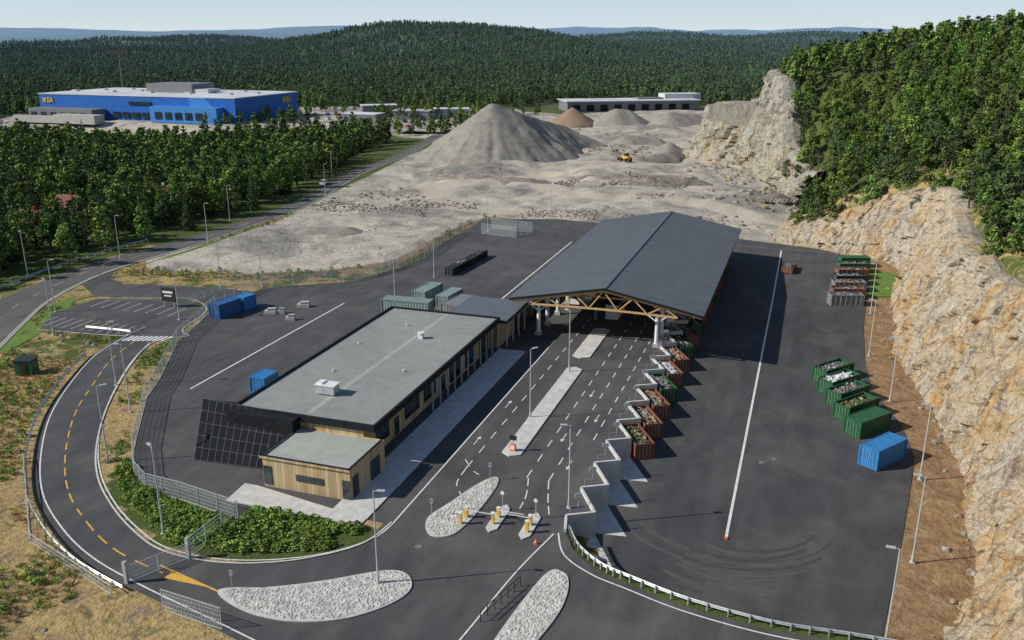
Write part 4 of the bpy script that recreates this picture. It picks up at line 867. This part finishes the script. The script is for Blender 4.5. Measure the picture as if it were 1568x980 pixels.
# ------------------------------------------------------------ vehicles
def car(name,x,y,a,col,z=.08,van=False):
    b=MB(); H=.75 if not van else 1.0; hc=.6 if not van else .95
    b.box(0,0,.3+H/2,4.4,1.8,H,0,0,(.97,.94)); b.box(-.2 if not van else -.3,0,.3+H+hc/2,2.6 if not van else 3.6,1.66,hc,0,1,(.72 if not van else .88,.84)); b.box(-.2 if not van else -.3,0,.3+H+hc+.02,1.8 if not van else 3.1,1.36,.05,0,0)
    for wx in (-1.35,1.35):
        for wy in (-.86,.86): b.cyl((wx,wy-.1,.33),(wx,wy+.1,.33),.33,.33,12,2); b.cyl((wx,wy+.1,.33),(wx,wy-.1,.33),.33,.33,12,2)
    b.obj(name,[col,'glass','tyre'],None,(x,y,z),a)
car("parked_car",-155.5,262,1.8,'carw'); car("parked_car",-39.2,155,1.57,'carw',van=True)
for i in range(40):
    x=-300+(i%14)*8+rng.uniform(-1,1); y=450+(i//14)*26+rng.uniform(-2,2); car("parked_car",x,y,1.57+rng.uniform(-.1,.1),['carw','carr','carb','cgrey','cblack'][int(rng.integers(0,5))],z=float(height([x],[y])[0])+.1)
for i in range(12): car("parked_van",-60+i*6+rng.uniform(-1,1),600+rng.uniform(0,20),.3,['carw','carr','cgreen'][i%3],z=.3,van=True)
def loader(x,y,a):
    b=MB(); b.box(0,0,1.5,3.6,1.6,1.1,0,0); b.box(-.2,0,2.6,1.4,1.4,1.3,0,1,(.85,.85)); b.box(-.2,0,3.3,1.5,1.5,.12,0,0); b.beam((1.5,-.5,1.6),(3.4,-.5,.8),.2,.3,0); b.beam((1.5,.5,1.6),(3.4,.5,.8),.2,.3,0)
    b.face([(3.4,-1.3,.2),(4.4,-1.3,.2),(4.4,1.3,.2),(3.4,1.3,.2)],2); b.face([(3.4,-1.3,.2),(3.4,1.3,.2),(3.3,1.3,1.3),(3.3,-1.3,1.3)],2)
    for wx in (-1.3,1.5):
        for wy in (-1,1): b.cyl((wx,wy-.25,.75),(wx,wy+.25,.75),.75,.75,14,2); b.cyl((wx,wy+.25,.75),(wx,wy-.25,.75),.75,.75,14,2)
    b.obj("wheel_loader",['yellowm','glass','tyre'],None,(x,y,float(height([x],[y])[0])+.1),a,scale=1.0)
loader(-66,330,2.5)
# ------------------------------------------------------------ furniture store, far sheds, houses
I=empty("furniture_store")
b=MB(); b.box(-385,471,7,142,66,14,0,0); b.box(-345,434.5,4.5,46,7,9,0,1); b.obj("walls",['sblue','sblue2'],I)
b=MB(); b.face([(-345,437.6,13.9),(-334,437.6,13.9),(-321,437.6,3),(-345,437.6,3)],0); b.obj("lighter_panel",['sblue2'],I)
b=MB(); b.box(-385,471,14.2,142.6,66.6,.5,0,0); b.box(-382,478,17,34,22,5.5,0,1); b.box(-362,474,15.6,16,12,2.6,0,2)
for k in range(14): b.box(-450+k*9.6,462+(k%3)*14,14.9,4,3,1,0,2)
b.obj("roof",['sroof','cgrey','galv'],I)
b=MB(); b.box(-380,437.7,10,16,.6,2,0,0)
for k in range(6): b.box(-398+k*7,437.6,3.0,5,.5,3.4,0,0)
for k in range(5): b.box(-362+k*7,430.9,4,4.5,.5,4,0,0)
b.obj("windows",['glass'],I)
b=MB(); b.box(-430,432,3.2,48,11,6.4,0,0); b.box(-410,420,1.6,30,8,5,0,1); b.box(-440,420,.8,36,3,4,0,1)
for k in range(6): b.box(-450+k*7.5,426.4,2.6,4,.3,3.6,0,2)
b.obj("loading_bay",['cgrey','conc','cblack'],I)
def text(s,loc,size,rz,m,name,par):
    c=bpy.data.curves.new(name,'FONT'); c.body=s; c.size=size; c.extrude=.15; c.offset=.04; c.materials.append(M[m]); o=bpy.data.objects.new(name,c); C.objects.link(o); o.location=loc; o.rotation_euler=(R(90),0,rz); o.parent=par
text("IKEA",(-453,437.5,9.2),4.0,0,'syel',"sign_letters",I); text("IKEA",(-313.6,486,9),4.4,R(90),'syel',"sign_letters_side",I)
b=MB(); mx,my=-500,560; b.cyl((mx,my,0),(mx,my,34),.6,.4,8,0)
for k in range(3): b.box(mx,my,32+k*3,20,1.0,.5,0,1)
for k in range(6): b.box(mx-9+k*3.6,my,35,.5,.9,7,0,1)
b.box(mx,my-.2,36,17,.5,3,0,1); b.obj("sign_mast",['cgrey','cblack'])
W=empty("industrial_shed")
an=math.atan2(61,59)*.62
b=MB(); b.box(-122,612,3.2,92,26,6.4,an,0); b.obj("walls",['cgrey'],W)
b=MB(); b.box(-122,612,6.6,94,28,.5,an,0); b.box(-92,640,8.2,26,14,3.4,an,0); b.box(-110,622,7.2,18,8,1.2,an,1); b.obj("roof",['sroof','cgrey'],W)
b=MB()
for k in range(9):
    t=-40+k*9.5; b.box(-122+math.cos(an)*t+math.sin(an)*13.1,612+math.sin(an)*t-math.cos(an)*13.1,2.4,5,.3,4,an,0)
b.obj("doors",['black'],W)
for i,(hx,hy,hh,c_) in enumerate(((-250,470,5,'cgrey'),(-232,500,5,'cgrey'),(-215,520,5,'conc'),(-265,520,6,'cgrey'))):
    b=MB(); b.box(hx,hy,hh/2,22,12,hh,.2*i,0); b.box(hx,hy,hh+.15,22.6,12.6,.4,.2*i,1)
    for k in range(4): b.box(hx-8+k*5,hy-6.06,hh*.4,2.6,.2,hh*.5,0,2)
    b.obj("commercial_building",[c_,'sroof','glass'])
for (hx,hy),w_,r_ in zip(HOUSES,('white','redw','redw'),('redr','redr','redr')):
    Hh=empty("timber_house"); z=float(height([hx],[hy])[0])-.8; b=MB(); b.box(hx,hy,z+2.6,9,7,5.2,.3,0); b.obj("walls",[w_],Hh)
    b=MB(); c,s=math.cos(.3),math.sin(.3)
    def T(x,y,zz): return (hx+x*c-y*s,hy+x*s+y*c,z+zz)
    for sg_ in (-1,1): b.face([T(-5,sg_*4.2,4.9),T(5,sg_*4.2,4.9),T(5,0,8),T(-5,0,8)],0)
    for xx in (-4.5,4.5): b.face([T(xx,-3.5,5.2),T(xx,3.5,5.2),T(xx,0,7.8)],1)
    b.box(*T(1.5,0,8),.7,.7,1.6,.3,1); b.obj("roof",[r_,w_],Hh)
    b=MB()
    for xx in (-2.8,0,2.8): b.box(*T(xx,-3.53,3.6),1.0,.1,1.2,.3,0)
    for yy in (-1.6,1.6): b.box(*T(4.53,yy,3.6),.1,1.0,1.2,.3,0)
    b.obj("windows",['glass'],Hh)
b=MB(); zz0=float(height([4],[278])[0])
for x in (2,6): b.cyl((x,278,zz0-2),(x,278,zz0+14),.2,.14,7,0)
b.beam((0,278,zz0+13.4),(8,278,zz0+13.4),.2,.3,0); b.beam((2,278,zz0+6),(6,278,zz0+13),.12,.12,0); b.obj("power_pole",['bark'])
# ------------------------------------------------------------ light, sky, camera
w=bpy.data.worlds.new("World"); S.world=w; w.use_nodes=True; nt=w.node_tree; bg=nt.nodes["Background"]
sky=nt.nodes.new("ShaderNodeTexSky"); sky.sky_type='NISHITA'; sky.sun_disc=False; sky.sun_elevation=R(34); sky.sun_rotation=math.atan2(-.88,-.47); sky.air_density=1.0; sky.dust_density=.3; sky.ozone_density=2.0; sky.altitude=100
tc=nt.nodes.new("ShaderNodeTexCoord"); sp=nt.nodes.new("ShaderNodeSeparateXYZ"); nt.links.new(tc.outputs["Generated"],sp.inputs[0])
hz=ramp(nt,sp.outputs[2],[(0,(9.4,10.8,11.6)),(.06,(6.8,9.2,11.6)),(.3,(2.8,4.8,8.4)),(1,(1.6,3.0,6.2))])
fac=ramp(nt,sp.outputs[2],[(0,.88),(.15,.6),(.5,.2)])
nt.links.new(mix(nt,fac,sky.outputs[0],hz),bg.inputs[0]); bg.inputs[1].default_value=.075
sl=bpy.data.lights.new("sun",'SUN'); sl.energy=5.0; sl.angle=R(.5); sl.color=(1,.94,.84); so=bpy.data.objects.new("sun",sl); C.objects.link(so)
e=R(34); d=Vector((.88*math.cos(e),.47*math.cos(e),-math.sin(e))); so.rotation_euler=d.to_track_quat('-Z','Y').to_euler(); so.location=(-60,-40,120)
cm=bpy.data.cameras.new("camera"); cm.lens=1350/1568*36; cm.sensor_width=36; cm.clip_end=40000; cm.clip_start=.5
co=bpy.data.objects.new("camera",cm); C.objects.link(co); co.location=(0,0,48); p=R(17.86); a=R(18.624)
co.rotation_euler=Vector((-math.sin(a)*math.cos(p),math.cos(a)*math.cos(p),-math.sin(p))).to_track_quat('-Z','Y').to_euler(); S.camera=co
S.view_settings.view_transform='Standard'; S.view_settings.look='None'; S.view_settings.exposure=0
